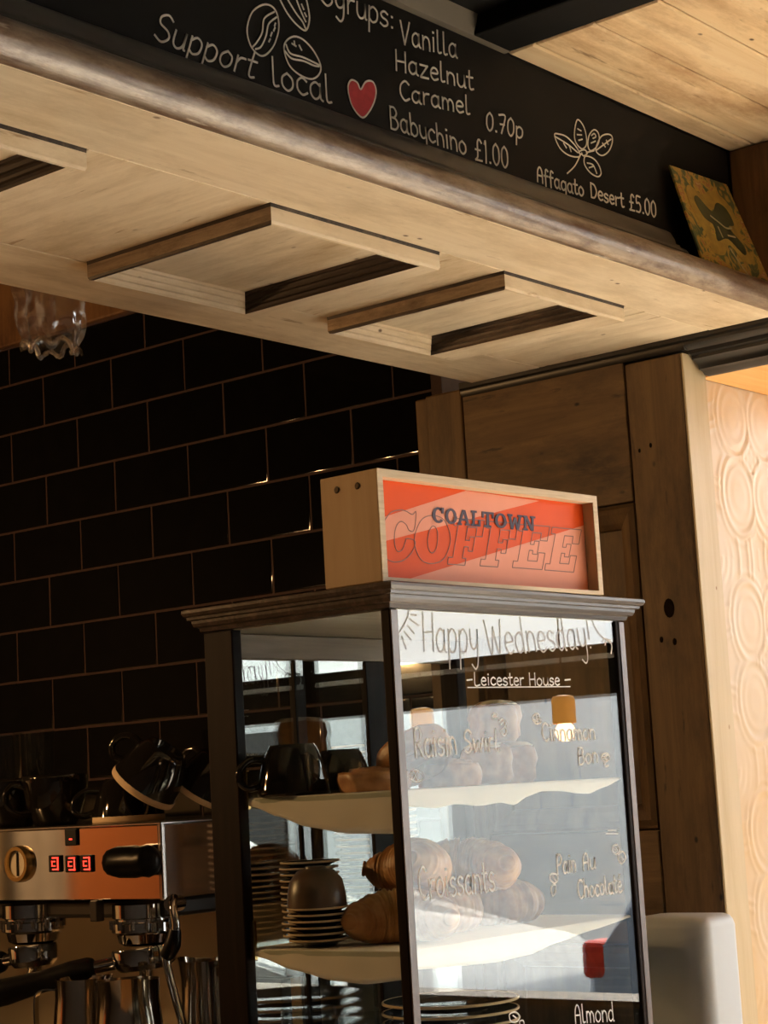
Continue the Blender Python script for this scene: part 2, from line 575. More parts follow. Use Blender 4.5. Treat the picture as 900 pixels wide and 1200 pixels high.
# ---- flat pen strokes on a plane
def smooth2(p, k=6, closed=False):
    P = [Vector((a, b)) for a, b in p]
    n = len(P)
    if n < 3:
        return P
    out = []
    rng = range(n) if closed else range(n - 1)
    for i in rng:
        if closed:
            p0, p1, p2, p3 = P[(i - 1) % n], P[i], P[(i + 1) % n], P[(i + 2) % n]
        else:
            p0, p1, p2, p3 = P[max(i - 1, 0)], P[i], P[i + 1], P[min(i + 2, n - 1)]
        for j in range(k):
            out.append(cr(p0, p1, p2, p3, j / k))
    if not closed:
        out.append(P[-1])
    return out
def ribbon(bm, P3, nrm, w, th=0.0006, closed=False):
    """a flat stroke of width w along 3D points lying on a plane with normal nrm"""
    Q = [P3[0]]
    for p in P3[1:]:
        if (p - Q[-1]).length > 1e-5:
            Q.append(p)
    P3 = Q
    n = len(P3)
    if n < 2:
        return
    if closed and (P3[0] - P3[-1]).length < 1e-5:
        P3 = P3[:-1]
        n -= 1
    rows = []
    for i in range(n):
        if closed:
            a, b = P3[i - 1], P3[(i + 1) % n]
        else:
            a, b = P3[max(i - 1, 0)], P3[min(i + 1, n - 1)]
        d = (b - a)
        if d.length < 1e-9:
            d = P3[i] - P3[i - 1]
        d.normalize()
        s = nrm.cross(d).normalized() * (w / 2)
        c = P3[i]
        if not closed and i == 0:
            c = c - d * w * 0.3
        if not closed and i == n - 1:
            c = c + d * w * 0.3
        rows.append((bm.verts.new(c - s), bm.verts.new(c - s * 0.7 + nrm * th), bm.verts.new(c + s * 0.7 + nrm * th), bm.verts.new(c + s)))
    for i in range(n if closed else n - 1):
        A, Z = rows[i], rows[(i + 1) % n]
        for k in range(3):
            bm.faces.new((A[k], A[k + 1], Z[k + 1], Z[k]))
    if not closed:
        bm.faces.new(rows[0])
        bm.faces.new(rows[-1][::-1])

GLYPH = {
 'S': (.56, ".5,.84 .3,1 .08,.86 .1,.62 .4,.44 .5,.2 .28,0 .02,.14"),
 'u': (.52, ".05,.6 .06,.16 .22,0 .40,.14 .44,.6/.44,.6 .45,.08 .5,.02"),
 'p': (.52, ".06,.6 .05,-.42/.05,.45 .25,.62 .45,.45 .42,.12 .22,.0 .06,.12"),
 'P': (.56, ".06,1 .05,0/.05,.92 .3,1 .5,.78 .36,.5 .06,.46"),
 'o': (.52, ".25,.6 .06,.42 .06,.14 .25,0 .44,.16 .44,.44 .25,.6"),
 'r': (.40, ".06,.6 .07,0/.07,.35 .18,.55 .36,.58"),
 't': (.38, ".16,.95 .14,.2 .22,.02 .36,.06/.0,.62 .34,.64"),
 'l': (.30, ".08,1 .07,.2 .13,.02 .26,.05"),
 'c': (.46, ".42,.5 .25,.6 .06,.42 .06,.15 .24,0 .43,.1"),
 'a': (.54, ".42,.5 .25,.6 .06,.42 .06,.14 .22,0 .4,.15 .43,.55/.43,.58 .43,.1 .52,.0"),
 'y': (.50, ".05,.6 .06,.25 .2,.08 .4,.2 .43,.6/.43,.6 .42,-.2 .28,-.44 .08,-.32"),
 's': (.44, ".38,.52 .22,.6 .06,.48 .12,.34 .34,.26 .38,.1 .2,0 .03,.08"),
 ':': (.22, "*.1,.08/*.1,.5"),
 '.': (.18, "*.09,.04"),
 '!': (.22, ".1,1 .1,.28/*.1,.04"),
 '-': (.36, ".04,.4 .3,.4"),
 'V': (.58, ".03,1 .24,0/.24,0 .54,1"),
 'n': (.52, ".06,.6 .06,0/.06,.36 .2,.58 .38,.52 .44,.3 .44,0"),
 'm': (.74, ".06,.6 .06,0/.06,.36 .16,.58 .3,.52 .36,.3 .36,0/.36,.34 .46,.58 .6,.5 .66,.3 .66,0"),
 'i': (.22, ".1,.6 .1,0/*.1,.85"),
 'H': (.62, ".06,1 .05,0/.54,1 .53,0/.05,.48 .53,.5"),
 'z': (.50, ".04,.6 .44,.6/.44,.6 .04,0/.04,0 .46,0"),
 'e': (.48, ".06,.32 .42,.36 .36,.56 .2,.6 .06,.42 .06,.16 .22,0 .43,.08"),
 'C': (.58, ".52,.86 .32,1 .08,.74 .06,.3 .28,0 .52,.12"),
 'R': (.58, ".06,1 .05,0/.05,.92 .3,1 .48,.78 .34,.54 .06,.5/.2,.5 .52,0"),
 'B': (.56, ".06,1 .05,0/.05,.96 .3,1 .44,.78 .3,.55 .06,.52/.06,.52 .36,.5 .5,.26 .34,.02 .05,0"),
 'b': (.52, ".06,1 .06,.02/.06,.4 .24,.6 .44,.44 .44,.14 .24,0 .06,.12"),
 'h': (.52, ".06,1 .06,0/.06,.36 .2,.58 .38,.52 .44,.3 .44,0"),
 'd': (.54, ".42,.5 .25,.6 .06,.42 .06,.14 .22,0 .42,.16/.44,1.05 .43,.1 .5,.0"),
 '0': (.50, ".25,1 .07,.76 .06,.26 .24,0 .42,.24 .42,.76 .25,1"),
 '1': (.26, ".06,.86 .14,1 .14,0"),
 '5': (.50, ".42,1 .12,1 .1,.58 .3,.62 .44,.38 .34,.06 .05,.06"),
 '7': (.50, ".04,1 .44,1 .2,0/.12,.5 .38,.52"),
 '£': (.52, ".46,.86 .32,1 .2,.82 .2,.2 .06,0/.06,.02 .46,.02/.06,.5 .36,.5"),
 'A': (.58, ".05,0 .1,.7 .3,1 .48,.7 .5,0/.07,.45 .5,.45"),
 'f': (.40, ".38,.92 .24,1 .15,.8 .14,-.1/.02,.56 .34,.58"),
 'g': (.52, ".42,.5 .25,.6 .06,.42 .06,.14 .22,0 .42,.15/.44,.58 .43,-.25 .25,-.42 .06,-.32"),
 'D': (.60, ".06,1 .05,0/.05,.98 .36,.92 .54,.5 .36,.06 .05,.01"),
 'W': (.86, ".03,1 .2,0 .42,.8/.42,.8 .6,0 .83,1"),
 'L': (.50, ".06,1 .06,.02 .46,.03"),
 'w': (.70, ".04,.6 .16,.02 .34,.5/.34,.5 .5,.02 .66,.6"),
 'é': (.48, ".06,.32 .42,.36 .36,.56 .2,.6 .06,.42 .06,.16 .22,0 .43,.08/.2,.78 .36,.98"),
 ' ': (.34, ""),
}
def write(bm, text, p0, p1, top, nrm, w, th=0.0006, lift=0.0004):
    """a line of handwriting: baseline from p0 to p1, capital height given by the point top above p0"""
    tot = sum(GLYPH[c][0] + .06 for c in text)
    u = (p1 - p0) / tot
    v = top - p0
    x = 0.0
    for c in text:
        wd, st = GLYPH[c]
        jy = random.uniform(-.02, .02)
        for s in st.split('/') if st else []:
            dot = s.startswith('*')
            pts = [tuple(float(q) for q in a.split(',')) for a in s.lstrip('*').split()]
            if dot:
                cx, cy = pts[0]
                c0 = p0 + u * (x + cx) + v * cy + nrm * lift
                a = u.normalized() * w * .5
                ribbon(bm, [c0 - a * .5, c0 + a * .5], nrm, w * 1.1, th)
                continue
            sp = smooth2(pts, 5)
            ribbon(bm, [p0 + u * (x + q.x) + v * (q.y + jy) + nrm * lift for q in sp], nrm, w, th)
        x += wd + .06
    return bm
def draw(bm, strokes, to3, nrm, w, lift=0.0004, th=0.0006):
    for s in strokes:
        closed = s[0] == 'c'
        pts = [tuple(float(q) for q in a.split(',')) for a in s.lstrip('cl!').split()]
        sp = [Vector(p) for p in pts] if s[0] == '!' else smooth2(pts, 6, closed)
        ribbon(bm, [to3(q.x, q.y) + nrm * lift for q in sp], nrm, w, th, closed)
    return bm
def ngon(bm, pts3, nrm, th, mi=0):
    A = [bm.verts.new(p) for p in pts3]
    Z = [bm.verts.new(p + nrm * th) for p in pts3]
    n = len(A)
    for i in range(n):
        bm.faces.new((A[i], A[(i + 1) % n], Z[(i + 1) % n], Z[i])).material_index = mi
    bm.faces.new(A[::-1]).material_index = mi
    bm.faces.new(Z).material_index = mi
    return bm

# ================================================================ THE SETTING
XW = 2.448           # tiled wall
XP = 2.420           # face of the panelling
ZC = 1.05            # counter tops
ZS = 2.181           # underside of the door used as a canopy

struct('floor', B(-2.2, 5.7, -4.7, 4.2, -0.12, 0.0), M['floor'])

# tiled wall: glossy black metro tiles, each pillowed, on dark red grout
def tiled_wall():
    bm = bmesh.new()
    box(bm, XW - 0.0004, XW + 0.08, 1.86, 4.2, 0.0, 2.47, mi=1)
    rnd = random.Random(3)
    k0 = -4
    for k in range(0, 17):
        z0 = 0.893 + 0.1 * k - 0.0
        if z0 > 2.45:
            break
        off = 2.853 if k % 2 == 0 else 2.955
        z1 = min(z0 + 0.1, 2.47)
        j = -6
        while True:
            y0 = off + 0.1985 * j
            y1 = y0 + 0.1985
            j += 1
            if y1 < 1.90:
                continue
            if y0 > 4.1:
                break
            a, b = max(y0, 1.88) + 0.0019, min(y1, 4.15) - 0.0019
            c, d = z0 + 0.0019, z1 - 0.0019
            if b - a < 0.01 or d - c < 0.01:
                continue
            e = 0.0035
            tx, tz = rnd.uniform(-.0012, .0012), rnd.uniform(-.0009, .0009)
            def P(y, z, dep):
                s = ((y - a) / (b - a) - .5) * tx + ((z - c) / (d - c) - .5) * tz
                return bm.verts.new((XW - dep + s, y, z))
            o = [P(a, c, -.003), P(b, c, -.003), P(b, d, -.003), P(a, d, -.003)]
            m1 = [P(a + .0004, c + .0004, .0012), P(b - .0004, c + .0004, .0012), P(b - .0004, d - .0004, .0012), P(a + .0004, d - .0004, .0012)]
            m2 = [P(a + e, c + e, .0021), P(b - e, c + e, .0021), P(b - e, d - e, .0021), P(a + e, d - e, .0021)]
            for A, Z in ((o, m1), (m1, m2)):
                for q in range(4):
                    bm.faces.new((A[q], A[(q + 1) % 4], Z[(q + 1) % 4], Z[q]))
            bm.faces.new(m2)
    o = struct('wall_back', bm, [M['tile'], M['grout']], smooth=60)
    md = o.modifiers.new('weighted', 'WEIGHTED_NORMAL')
    md.weight = 100
    md.keep_sharp = True
    return o
M['tile'] = plain('black_tile', (0.0030, 0.0027, 0.0027), 0.07, var=0.2, spec=0.4)
M['grout'] = plain('dark_red_grout', (0.036, 0.015, 0.0115), 0.8, var=0.2, scale=60)
tiled_wall()
bm = B(XW - 0.012, XW + 0.08, 1.86, 4.2, 2.472, 2.9, 0.004)
struct('trim_1', bm, M['brown_post'])

# wall pieces around the room (mostly outside the frame, they shape the light)
struct('wall_left', B(-2.2, XW + 0.08, 4.1, 4.25, 0, 2.95), M['bar_dark'])
struct('wall_rear', B(-2.3, -2.2, -4.7, 4.25, 0, 2.95), M['plaster'])
bm = bmesh.new()
box(bm, -2.3, 5.7, -4.7, -4.5, 0, 2.95)
struct('wall_front', bm, M['plaster'])
# street window wall: counter-height glazing, dark header band with a pale bead, transom above
bm = bmesh.new()
YA, YB = -4.5, 1.40
box(bm, 5.5, 5.7, YA, YB, 0, 0.78)
box(bm, 5.5, 5.7, YA, YB, 2.86, 2.95)
box(bm, 5.46, 5.66, YA, YB, 1.816, 1.935, .004)
box(bm, 5.48, 5.64, YA, YB, 1.955, 1.99, .004)
for y in (-3.4, 0.35):
    box(bm, 5.52, 5.62, y - .03, y + .03, .78, 2.86, .004)
struct('window_1', bm, M['black_paint'])
struct('trim_2', B(5.44, 5.6, YA, YB, 1.938, 1.953, .002), M['facade'])
struct('trim_3', B(5.47, 5.66, YA, YB, 0.775, 0.80, .006), M['sill'])
# wall over the opening: black moulded lintel along the end of the canopy
def lintel():
    bm = bmesh.new()
    f = lambda a, b, t: Vector((a, t, b))
    prof = [(2.435, 2.9), (2.435, 2.187), (2.414, 2.186), (2.414, 2.176), (2.417, 2.173), (2.417, 2.169), (2.421, 2.166), (2.431, 2.163),
            (2.434, 2.158), (2.440, 2.156), (2.440, 2.151), (2.452, 2.147), (2.456, 2.143), (2.458, 2.138), (2.468, 2.136), (2.474, 2.1315), (2.487, 2.131), (2.487, 2.9)]
    extrude_profile(bm, prof, f, -4.5, 1.385)
    prof2 = [(2.435, 2.19), (2.414, 2.186), (2.414, 2.176), (2.417, 2.173), (2.417, 2.169), (2.421, 2.163), (2.435, 2.163)]
    extrude_profile(bm, prof2, f, 1.3852, 1.80)
    return struct('trim_4', bm, M['black_paint'], smooth=35)
lintel()
struct('ceiling_niche', B(2.4872, 2.95, -4.5, 1.40, 2.131, 2.16), M['orange_wood'])
bpy.data.objects['ceiling_niche'].name = 'trim_5'

# embossed gold wallpaper on the wall of the niche (facing -Y)
def embossed():
    bm = bmesh.new()
    x0, x1, z0, z1 = 2.4872, 2.80, 1.0, 2.1305
    nx, nz_ = 130, 470
    def sd_flower(x, z):
        d = 9
        for sx in (-1, 1):
            for sz in (-1, 1):
                q = math.hypot((x - sx * .046) / 1.0, (z - sz * .060) / 1.22) - .050
                d = min(d, q)
        return d
    def ridge(d, w):
        q = d / w
        return math.exp(-q * q)
    def H(x, z):
        h = 0.0
        best = 9
        fx = fz = 0
        for i in (-1, 0, 1):
            for j in range(-1, 5):
                cx, cz = 2.625 + .29 * i, 2.02 - .315 * j
                if abs(x - cx) > .16 or abs(z - cz) > .18:
                    continue
                d = sd_flower(x - cx, z - cz)
                if d < best:
                    best, fx, fz = d, x - cx, z - cz
        cb = 9
        for i in (0, 1, 2):
            for j in range(-1, 5):
                cx, cz = 2.48 + .29 * i, 1.8625 - .315 * j
                cb = min(cb, math.hypot(x - cx, z - cz))
        h += ridge(best, .0052) + .5 * ridge(best + .016, .005) + .5 * ridge(best - .012, .004)
        if best < -.018:
            h += .5 * min(1, (-.018 - best) / .016)
        if best > .008:
            for r in (.125, .113, .085):
                h += .6 * ridge(cb - r, .0045)
            if cb < .07:
                a = math.atan2(fz, fx)
                h += .35 * (0.5 + 0.5 * math.sin(cb * 420)) * (0.5 + .5 * math.sin(a * 9))
            if best > .03 and cb > .13:
                h += .25 * ridge(abs((x - 2.625 + .145) % .29 - .145), .005)
        r0 = math.hypot(fx, fz)
        if r0 < .035:
            h += .5 * (0.5 + 0.5 * math.cos(r0 * 500)) * (0.6 + .4 * math.cos(4 * math.atan2(fz, fx)))
        return h
    g = []
    for i in range(nx + 1):
        col = []
        for j in range(nz_ + 1):
            x = x0 + (x1 - x0) * i / nx
            z = z0 + (z1 - z0) * j / nz_
            col.append(bm.verts.new((x, 1.402 - .0016 * H(x, z), z)))
        g.append(col)
    for i in range(nx):
        for j in range(nz_):
            bm.faces.new((g[i][j], g[i + 1][j], g[i + 1][j + 1], g[i][j + 1]))
    o = struct('wall_niche', bm, M['paper_gold'], smooth=180)
    return o
embossed()
struct('wall_right', B(2.4872, 5.7, 1.405, 1.55, 0, 2.95), M['paper_gold'])
struct('wall_niche_end', B(2.80, 5.5, 1.398, 1.405, 0, 2.131), M['paper_gold'])
bpy.data.objects['wall_niche_end'].name = 'wall_right_end'

# ceilings
def plank_ceiling():
    bm = bmesh.new()
    ys = [1.28, 1.239, 1.152, 1.0605] + [0.969 - .0915 * k for k in range(24)]
    for y1, y0 in zip(ys, ys[1:]):
        box(bm, 1.86, 2.4345, y0 + .0014, y1 - .0014, 2.437, 2.456, .0022, 1)
    box(bm, 1.86, 2.4345, -1.1, 1.28, 2.4565, 2.47)
    return struct('ceiling', bm, M['plank'])
plank_ceiling()
struct('ceiling_upper', B(-2.3, 5.7, -4.7, 4.25, 2.95, 3.0), M['plaster'])
def beam():
    bm = bmesh.new()
    box(bm, 1.70, 1.858, -4.5, 1.272, 2.462, 2.56, .003)
    box(bm, 1.78, 1.857, -4.5, 1.274, 2.437, 2.4625, .003)
    return struct('trim_6', bm, M['beam_black'])
beam()
# grey cornice over the left end of the chalkboard
def cornice():
    bm = bmesh.new()
    f = lambda a, b, t: Vector((t, a, b))
    prof = [(1.30, 2.437), (1.272, 2.437), (1.266, 2.452), (1.262, 2.470), (1.254, 2.474), (1.254, 2.480), (1.236, 2.496), (1.226, 2.516), (1.206, 2.520), (1.206, 2.53), (1.18, 2.56), (1.16, 2.60), (1.30, 2.60)]
    extrude_profile(bm, prof, f, 0.4, 1.856)
    return struct('trim_7', bm, M['grey_trim'], smooth=30)
cornice()
struct('wall_bulkhead', B(0.2, 2.42, 1.298, 1.36, 2.226, 2.95), M['plaster'])
struct('trim_8', B(2.405, 2.434, 0.9, 1.2775, 2.19, 2.4365, .003), M['brown_post'])

# ================================================================ CANOPY: an old panelled door laid flat
def canopy():
    t = thing('reclaimed_door', 'old cream stripped panelled door laid flat as a canopy over the counter, seen from below', 'door', (1.5, 1.5, ZS))
    X0, X1 = 0.45, 2.412
    fn = lambda u, v, h: Vector((u, v, ZS + h))
    # stiles
    link_mesh('stile', B(X0, X1, 1.222, 1.337, ZS, ZS + .041, .0012, 1), M['cream_x'], t)
    link_mesh('stile', B(X0, X1, 1.6375, 1.772, ZS, ZS + .041, .0015, 1), M['cream_x'], t)
    # half round nosing on the front edge
    bm = bmesh.new()
    prof = [(1.2215 - .0212 * math.sin(q) , ZS + .0205 - .0205 * math.cos(q)) for q in [math.pi * k / 16 for k in range(17)]]
    extrude_profile(bm, prof, lambda a, b, x: Vector((x, a, b)), X0, 2.75)
    link_mesh('nosing', bm, M['nosing'], t, smooth=35, label='worn brown half-round nosing')
    # rails between the panels
    for a, b in ((X0, .66), (1.214, 1.475), (1.775, 1.905), (2.186, 2.236), (2.2365, X1)):
        link_mesh('rail', B(a + .0006, b - .0006, 1.3378, 1.6370, ZS + .0004, ZS + .040, .0012, 1), M['cream_y'], t)
    # raised mouldings standing proud of the door around each panel
    prof = [(0, .002), (.0006, -.0032), (.0006, -.0185), (.002, -.0215), (.0055, -.0220), (.0075, -.0195), (.0080, -.0160), (.0115, -.0150),
            (.0130, -.0125), (.0135, -.0095), (.0165, -.0085), (.0185, -.0050), (.0190, -.0030), (.0220, -.0020), (.0225, .0030)]
    for a, b, wide in ((.66, 1.214, .018), (1.475, 1.775, .029), (1.905, 2.186, .055)):
        link_mesh('panel', B(a, b, 1.338, 1.637, ZS + .0012, ZS + .030), M['cream_y'], t)
        full = [(o, h) for o, h in prof]
        lv = [(a + .0008 + o, b - .0008 - o - (wide if k > 3 else 0), 1.3386 + o, 1.6366 - o, h) for k, (o, h) in enumerate(full)]
        lv.append((lv[-1][0], lv[-1][1], lv[-1][2], lv[-1][3], .006))
        lv.append((lv[0][0], lv[0][1], lv[0][2], lv[0][3], .006))
        for side in range(4):
            bm = bmesh.new()
            n = len(lv)
            ring = []
            for (u0, u1, v0, v1, h) in lv:
                c = ((u0, v0), (u1, v0), (u1, v1), (u0, v1))
                ring.append((bm.verts.new(fn(*c[side], h)), bm.verts.new(fn(*c[(side + 1) % 4], h))))
            for i in range(n):
                A, Z = ring[i], ring[(i + 1) % n]
                f = bm.faces.new((A[0], A[1], Z[1], Z[0]))
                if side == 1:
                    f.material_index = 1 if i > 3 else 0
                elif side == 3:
                    f.material_index = 1 if i in (0, 2, 3, 4) else 2  # dark edge lines paint the groove shadow, brown the shaded face
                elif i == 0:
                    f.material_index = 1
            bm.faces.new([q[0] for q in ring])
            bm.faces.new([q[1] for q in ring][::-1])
            lab = {1: 'dark varnished moulding strip with shade in its colour', 3: 'brown moulding strip with shade and groove lines in its colour'}.get(side)
            link_mesh('moulding', bm, [M['cream_x' if side in (0, 2) else 'cream_y'], M['varnish_shade'], M['moulding_shade']], t, label=lab)
    return t
canopy()

# chalkboard and its base moulding
YCB = 1.280
def chalkboard():
    t = thing('chalkboard', 'long black chalkboard menu above the canopy with white handwriting and a red heart', 'chalkboard', (1.5, 1.29, 2.28))
    link_mesh('board', B(0.4, 2.404, YCB, 1.297, 2.264, 2.4365, .001, 1), M['chalkboard'], t)
    N = Vector((0, -1, 0))
    P = lambda x, y: on(x, y, 'Y', YCB - .0003)
    lines = [('Support', (179, 45), (299, 93), (188, 14)), ('local', (318, 100), (391, 122), (316, 66)),
             ('Syrups:', (376, 4), (463, 36), (376, -26)), ('Vanilla', (469, 51), (537, 68), (468, 24)),
             ('Hazelnut', (463, 82), (556, 106), (462, 58)), ('Caramel', (468, 116), (552, 135), (467, 93)),
             ('0.70p', (569, 152), (614, 163), (569, 131)), ('Babychino', (457, 150), (548, 182), (455, 124)),
             ('£1.00', (556, 187), (597, 198), (555, 162)), ('Affagato', (629, 213), (685, 231), (628, 195)),
             ('Desert', (692, 231), (732, 244), (691, 214)), ('£5.00', (737, 246), (770, 255), (736, 227))]
    for s, a, b, c in lines:
        bm = bmesh.new()
        write(bm, s, P(*a), P(*b), P(*c), N, .0026)
        link_mesh('lettering', bm, M['chalk'], t)
    z3 = lambda x, y: P(170 + x * .25556, y * .25556)
    beans = [["c540,22 490,55 466,130 478,200 510,245 545,255 585,215 610,140 605,70 580,30", "l590,55 545,85 535,150 510,195 492,215", "l600,80 565,110 553,165 530,215 505,225", "!580,150 574,166", "!594,128 588,142", "!572,180 566,192", "!596,108 592,120"],
             ["c680,168 645,190 635,230 660,300 710,345 765,362 800,335 800,290 765,225 720,180", "l645,205 665,245 720,262 770,285 800,300", "l640,235 670,268 725,280 770,300 795,305", "!672,200 690,212", "!705,208 716,230", "!682,190 684,205"],
             ["l615,-5 650,60 690,110 735,140 752,90 745,30 735,-10", "l650,-5 690,60 720,100 737,138", "l690,-8 712,50 735,100", "!716,20 726,44", "!730,60 738,76"]]
    for st in beans:
        bm = draw(bmesh.new(), st, z3, N, .0022)
        link_mesh('bean_drawing', bm, M['chalk'], t)
    z5 = lambda x, y: P(600 + x * .2222, 120 + y * .2222)
    leaf = ["c222,172 250,240 300,280 355,285 340,240 290,185 250,168", "l225,180 290,220 345,265", "c343,92 328,150 332,205 365,245 390,225 388,170 372,120",
            "c430,145 405,175 398,225 412,255 440,240 458,200 452,160", "c525,180 500,168 465,185 440,250 470,280 505,262 525,220", "l520,195 480,225 440,255",
            "c385,285 380,325 410,370 450,392 468,375 455,330 425,295", "l360,275 330,335 290,375", "l365,275 350,262 380,250 395,270 375,282 365,268", "!270,215 285,240", "!300,230 310,260", "!345,140 362,150", "!342,170 365,172", "!350,200 368,195",
            "l418,175 432,165 440,182 425,190", "!415,215 438,205", "!475,215 490,235", "!495,200 505,222", "l395,320 425,330 445,375", "!405,345 425,338", "!390,265 430,255"]
    bm = draw(bmesh.new(), leaf, z5, N, .0020)
    link_mesh('leaf_drawing', bm, M['chalk'], t)
    hp = [(422, 105), (418, 97), (411, 94), (407, 102), (409, 116), (414, 128), (424, 138), (432, 131), (438, 119), (440, 106), (436, 96), (428, 96)]
    sp = smooth2([(a, b) for a, b in hp], 4, True)
    bm = ngon(bmesh.new(), [P(q.x, q.y) + N * .0002 for q in sp], N, .0005)
    link_mesh('heart_drawing', bm, M['heart'], t)
    bm = bmesh.new()
    ribbon(bm, [P(q.x, q.y) + N * .0008 for q in sp], N, .0022, .0005, True)
    link_mesh('heart_outline', bm, M['chalk'], t)
    return t
chalkboard()
bm = bmesh.new()
prof = [(1.297, 2.2232), (1.238, 2.2232), (1.238, 2.236), (1.243, 2.242), (1.249, 2.243), (1.251, 2.249), (1.256, 2.249), (1.258, 2.259), (1.264, 2.270), (1.270, 2.2745), (1.2795, 2.276), (1.2795, 2.262), (1.297, 2.262)]
extrude_profile(bm, prof, lambda a, b, x: Vector((x, a, b)), 0.4, 2.196)
struct('trim_9', bm, M['dark_trim'], smooth=30)

# leaning printed card
def card():
    t = thing('art_card', 'small ochre and green patterned print leaning against the end of the chalkboard', 'picture', (2.3, 1.23, 2.2225))
    c = [Vector((2.212, 1.226, 2.2235)), Vector((2.402, 1.226, 2.2235)), Vector((2.374, 1.268, 2.377)), Vector((2.216, 1.268, 2.371))]
    n = (c[1] - c[0]).cross(c[3] - c[0]).normalized()
    if n.y > 0:
        n = -n
    bm = ngon(bmesh.new(), [p - n * .003 for p in c], n, .003)
    link_mesh('card', bm, M['card'], t)
    def q(u, v):
        return (c[0] * (1 - u) + c[1] * u) * (1 - v) + (c[3] * (1 - u) + c[2] * u) * v
    def blob(name, pts, mat, lift):
        sp = smooth2(pts, 5, True)
        link_mesh(name, ngon(bmesh.new(), [q(s.x, s.y) + n * lift for s in sp], n, .0003), mat, t)
    blob('arch_print', [(.22, .30), (.14, .5), (.12, .72), (.22, .84), (.40, .78), (.60, .86), (.82, .80), (.88, .6), (.80, .38), (.86, .2), (.68, .16), (.55, .3), (.38, .16), (.2, .16)], M['card_ochre'], .0001)
    blob('leaf_print', [(.28, .52), (.22, .68), (.30, .74), (.46, .62), (.62, .74), (.76, .7), (.78, .55), (.66, .5), (.80, .34), (.74, .24), (.56, .36), (.36, .30), (.40, .46)], M['card_green'], .0005)
    bm = bmesh.new()
    for s in ([(.40, .56), (.5, .52), (.6, .48), (.7, .5)], [(.46, .46), (.47, .36)], [(.58, .40), (.70, .41)], [(.52, .26), (.60, .10), (.66, .02)]):
        ribbon(bm, [q(p.x, p.y) + n * .0009 for p in smooth2(s, 4)], n, .003, .0003)
    link_mesh('line_print', bm, M['card_pale'], t)
    return t
card()

# ================================================================ PINE PANELLING beside the tiles
def panelling():
    t = thing('pine_panelling', 'aged brown pine door panelling standing as a pillar beside the dark tiles', 'wood panelling', (2.45, 1.6, 0))
    ZT = 2.178
    x0, x1 = XP, XP + .067
    # right stile: dark face towards the bar, pale sunlit edge
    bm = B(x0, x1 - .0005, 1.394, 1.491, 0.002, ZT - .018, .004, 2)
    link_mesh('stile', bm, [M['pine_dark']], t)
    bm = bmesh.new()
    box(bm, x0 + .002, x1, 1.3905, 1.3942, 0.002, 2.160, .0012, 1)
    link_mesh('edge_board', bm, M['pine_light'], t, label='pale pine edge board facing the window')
    link_mesh('stile', B(x0 + .001, x1, 1.802, 1.876, 0.002, ZT, .003), M['pine_dark'], t)
    link_mesh('edge_strip', B(x0 + .012, XW + .002, 1.879, 1.906, 0.002, ZT, .003), M['pine_dark'], t)
    link_mesh('rail', B(x0 + .001, x1, 1.4935, 1.7995, 1.951, ZT, .002), M['pine_dark_y'], t)
    link_mesh('rail', B(x0 + .001, x1, 1.4935, 1.7995, 1.30, 1.464, .002), M['pine_dark_y'], t)
    link_mesh('rail', B(x0 + .001, x1, 1.4935, 1.7995, 0.002, .25, .002), M['pine_dark_y'], t)
    fn = lambda u, v, h: Vector((x0 + .001 + h, u, v))
    prof = [(0, 0), (.004, .006), (.012, .003), (.026, .010), (.034, .016), (.036, .022)]
    for a, b in ((1.4665, 1.9485), (.252, 1.298)):
        link_mesh('panel', B(x0 + .022, x0 + .04, 1.494, 1.799, a, b), M['pine_dark'], t)
        link_mesh('moulding', moulding_ring(bmesh.new(), 1.4935, 1.7995, a, b, prof, fn, .030), M['pine_dark'], t)
    link_mesh('backing', B(x1 - .006, x1 + .06, 1.412, 1.876, 0.002, 2.16), M['pine_dark'], t)
    for (y, z, r) in ((1.445, 1.785, .011), (1.462, 1.74, .0035), (1.440, 1.735, .004), (1.455, 2.03, .0028), (1.475, 2.025, .0025)):
        bm = bmesh.new()
        lathe(bm, [(0, .0006), (r * .5, .0008), (r, .0004), (r, -.001), (0, -.001)], 14)
        bmesh.ops.transform(bm, matrix=Matrix.Translation((x0 - .0002, y, z)) @ Matrix.Rotation(math.radians(-90), 4, 'Y') @ Matrix.Diagonal((1.3, .8, 1, 1)), verts=bm.verts)
        link_mesh('knot', bm, M['knot'], t)
    return t
M['knot'] = plain('dark_knot', (0.010, 0.006, 0.003), 0.8, var=0.3, scale=200, spec=0.05)
panelling()

# ================================================================ COUNTERS
t = thing('service_counter', 'wooden service counter carrying the glass pastry cabinet', 'counter', (1.8, 1.5, 0))
link_mesh('worktop', B(0.9, 2.405, 1.22, 1.745, ZC - .04, ZC, .004), M['counter'], t)
link_mesh('front_panel', B(0.95, 2.40, 1.27, 1.30, 0.002, ZC - .04, .002), M['cream_x'], t)
link_mesh('side_panel', B(0.95, 0.98, 1.30, 1.72, 0.002, ZC - .04, .002), M['cream_x'], t)
t = thing('back_counter', 'dark back counter along the tiled wall under the coffee machine', 'counter', (2.1, 2.8, 0))
link_mesh('worktop', B(1.60, XW - .006, 1.92, 4.05, ZC - .04, ZC, .004), M['dark_steel'], t)
link_mesh('cupboard', B(1.66, XW - .006, 1.94, 4.05, 0.002, ZC - .04, .002), M['brown_post'], t)

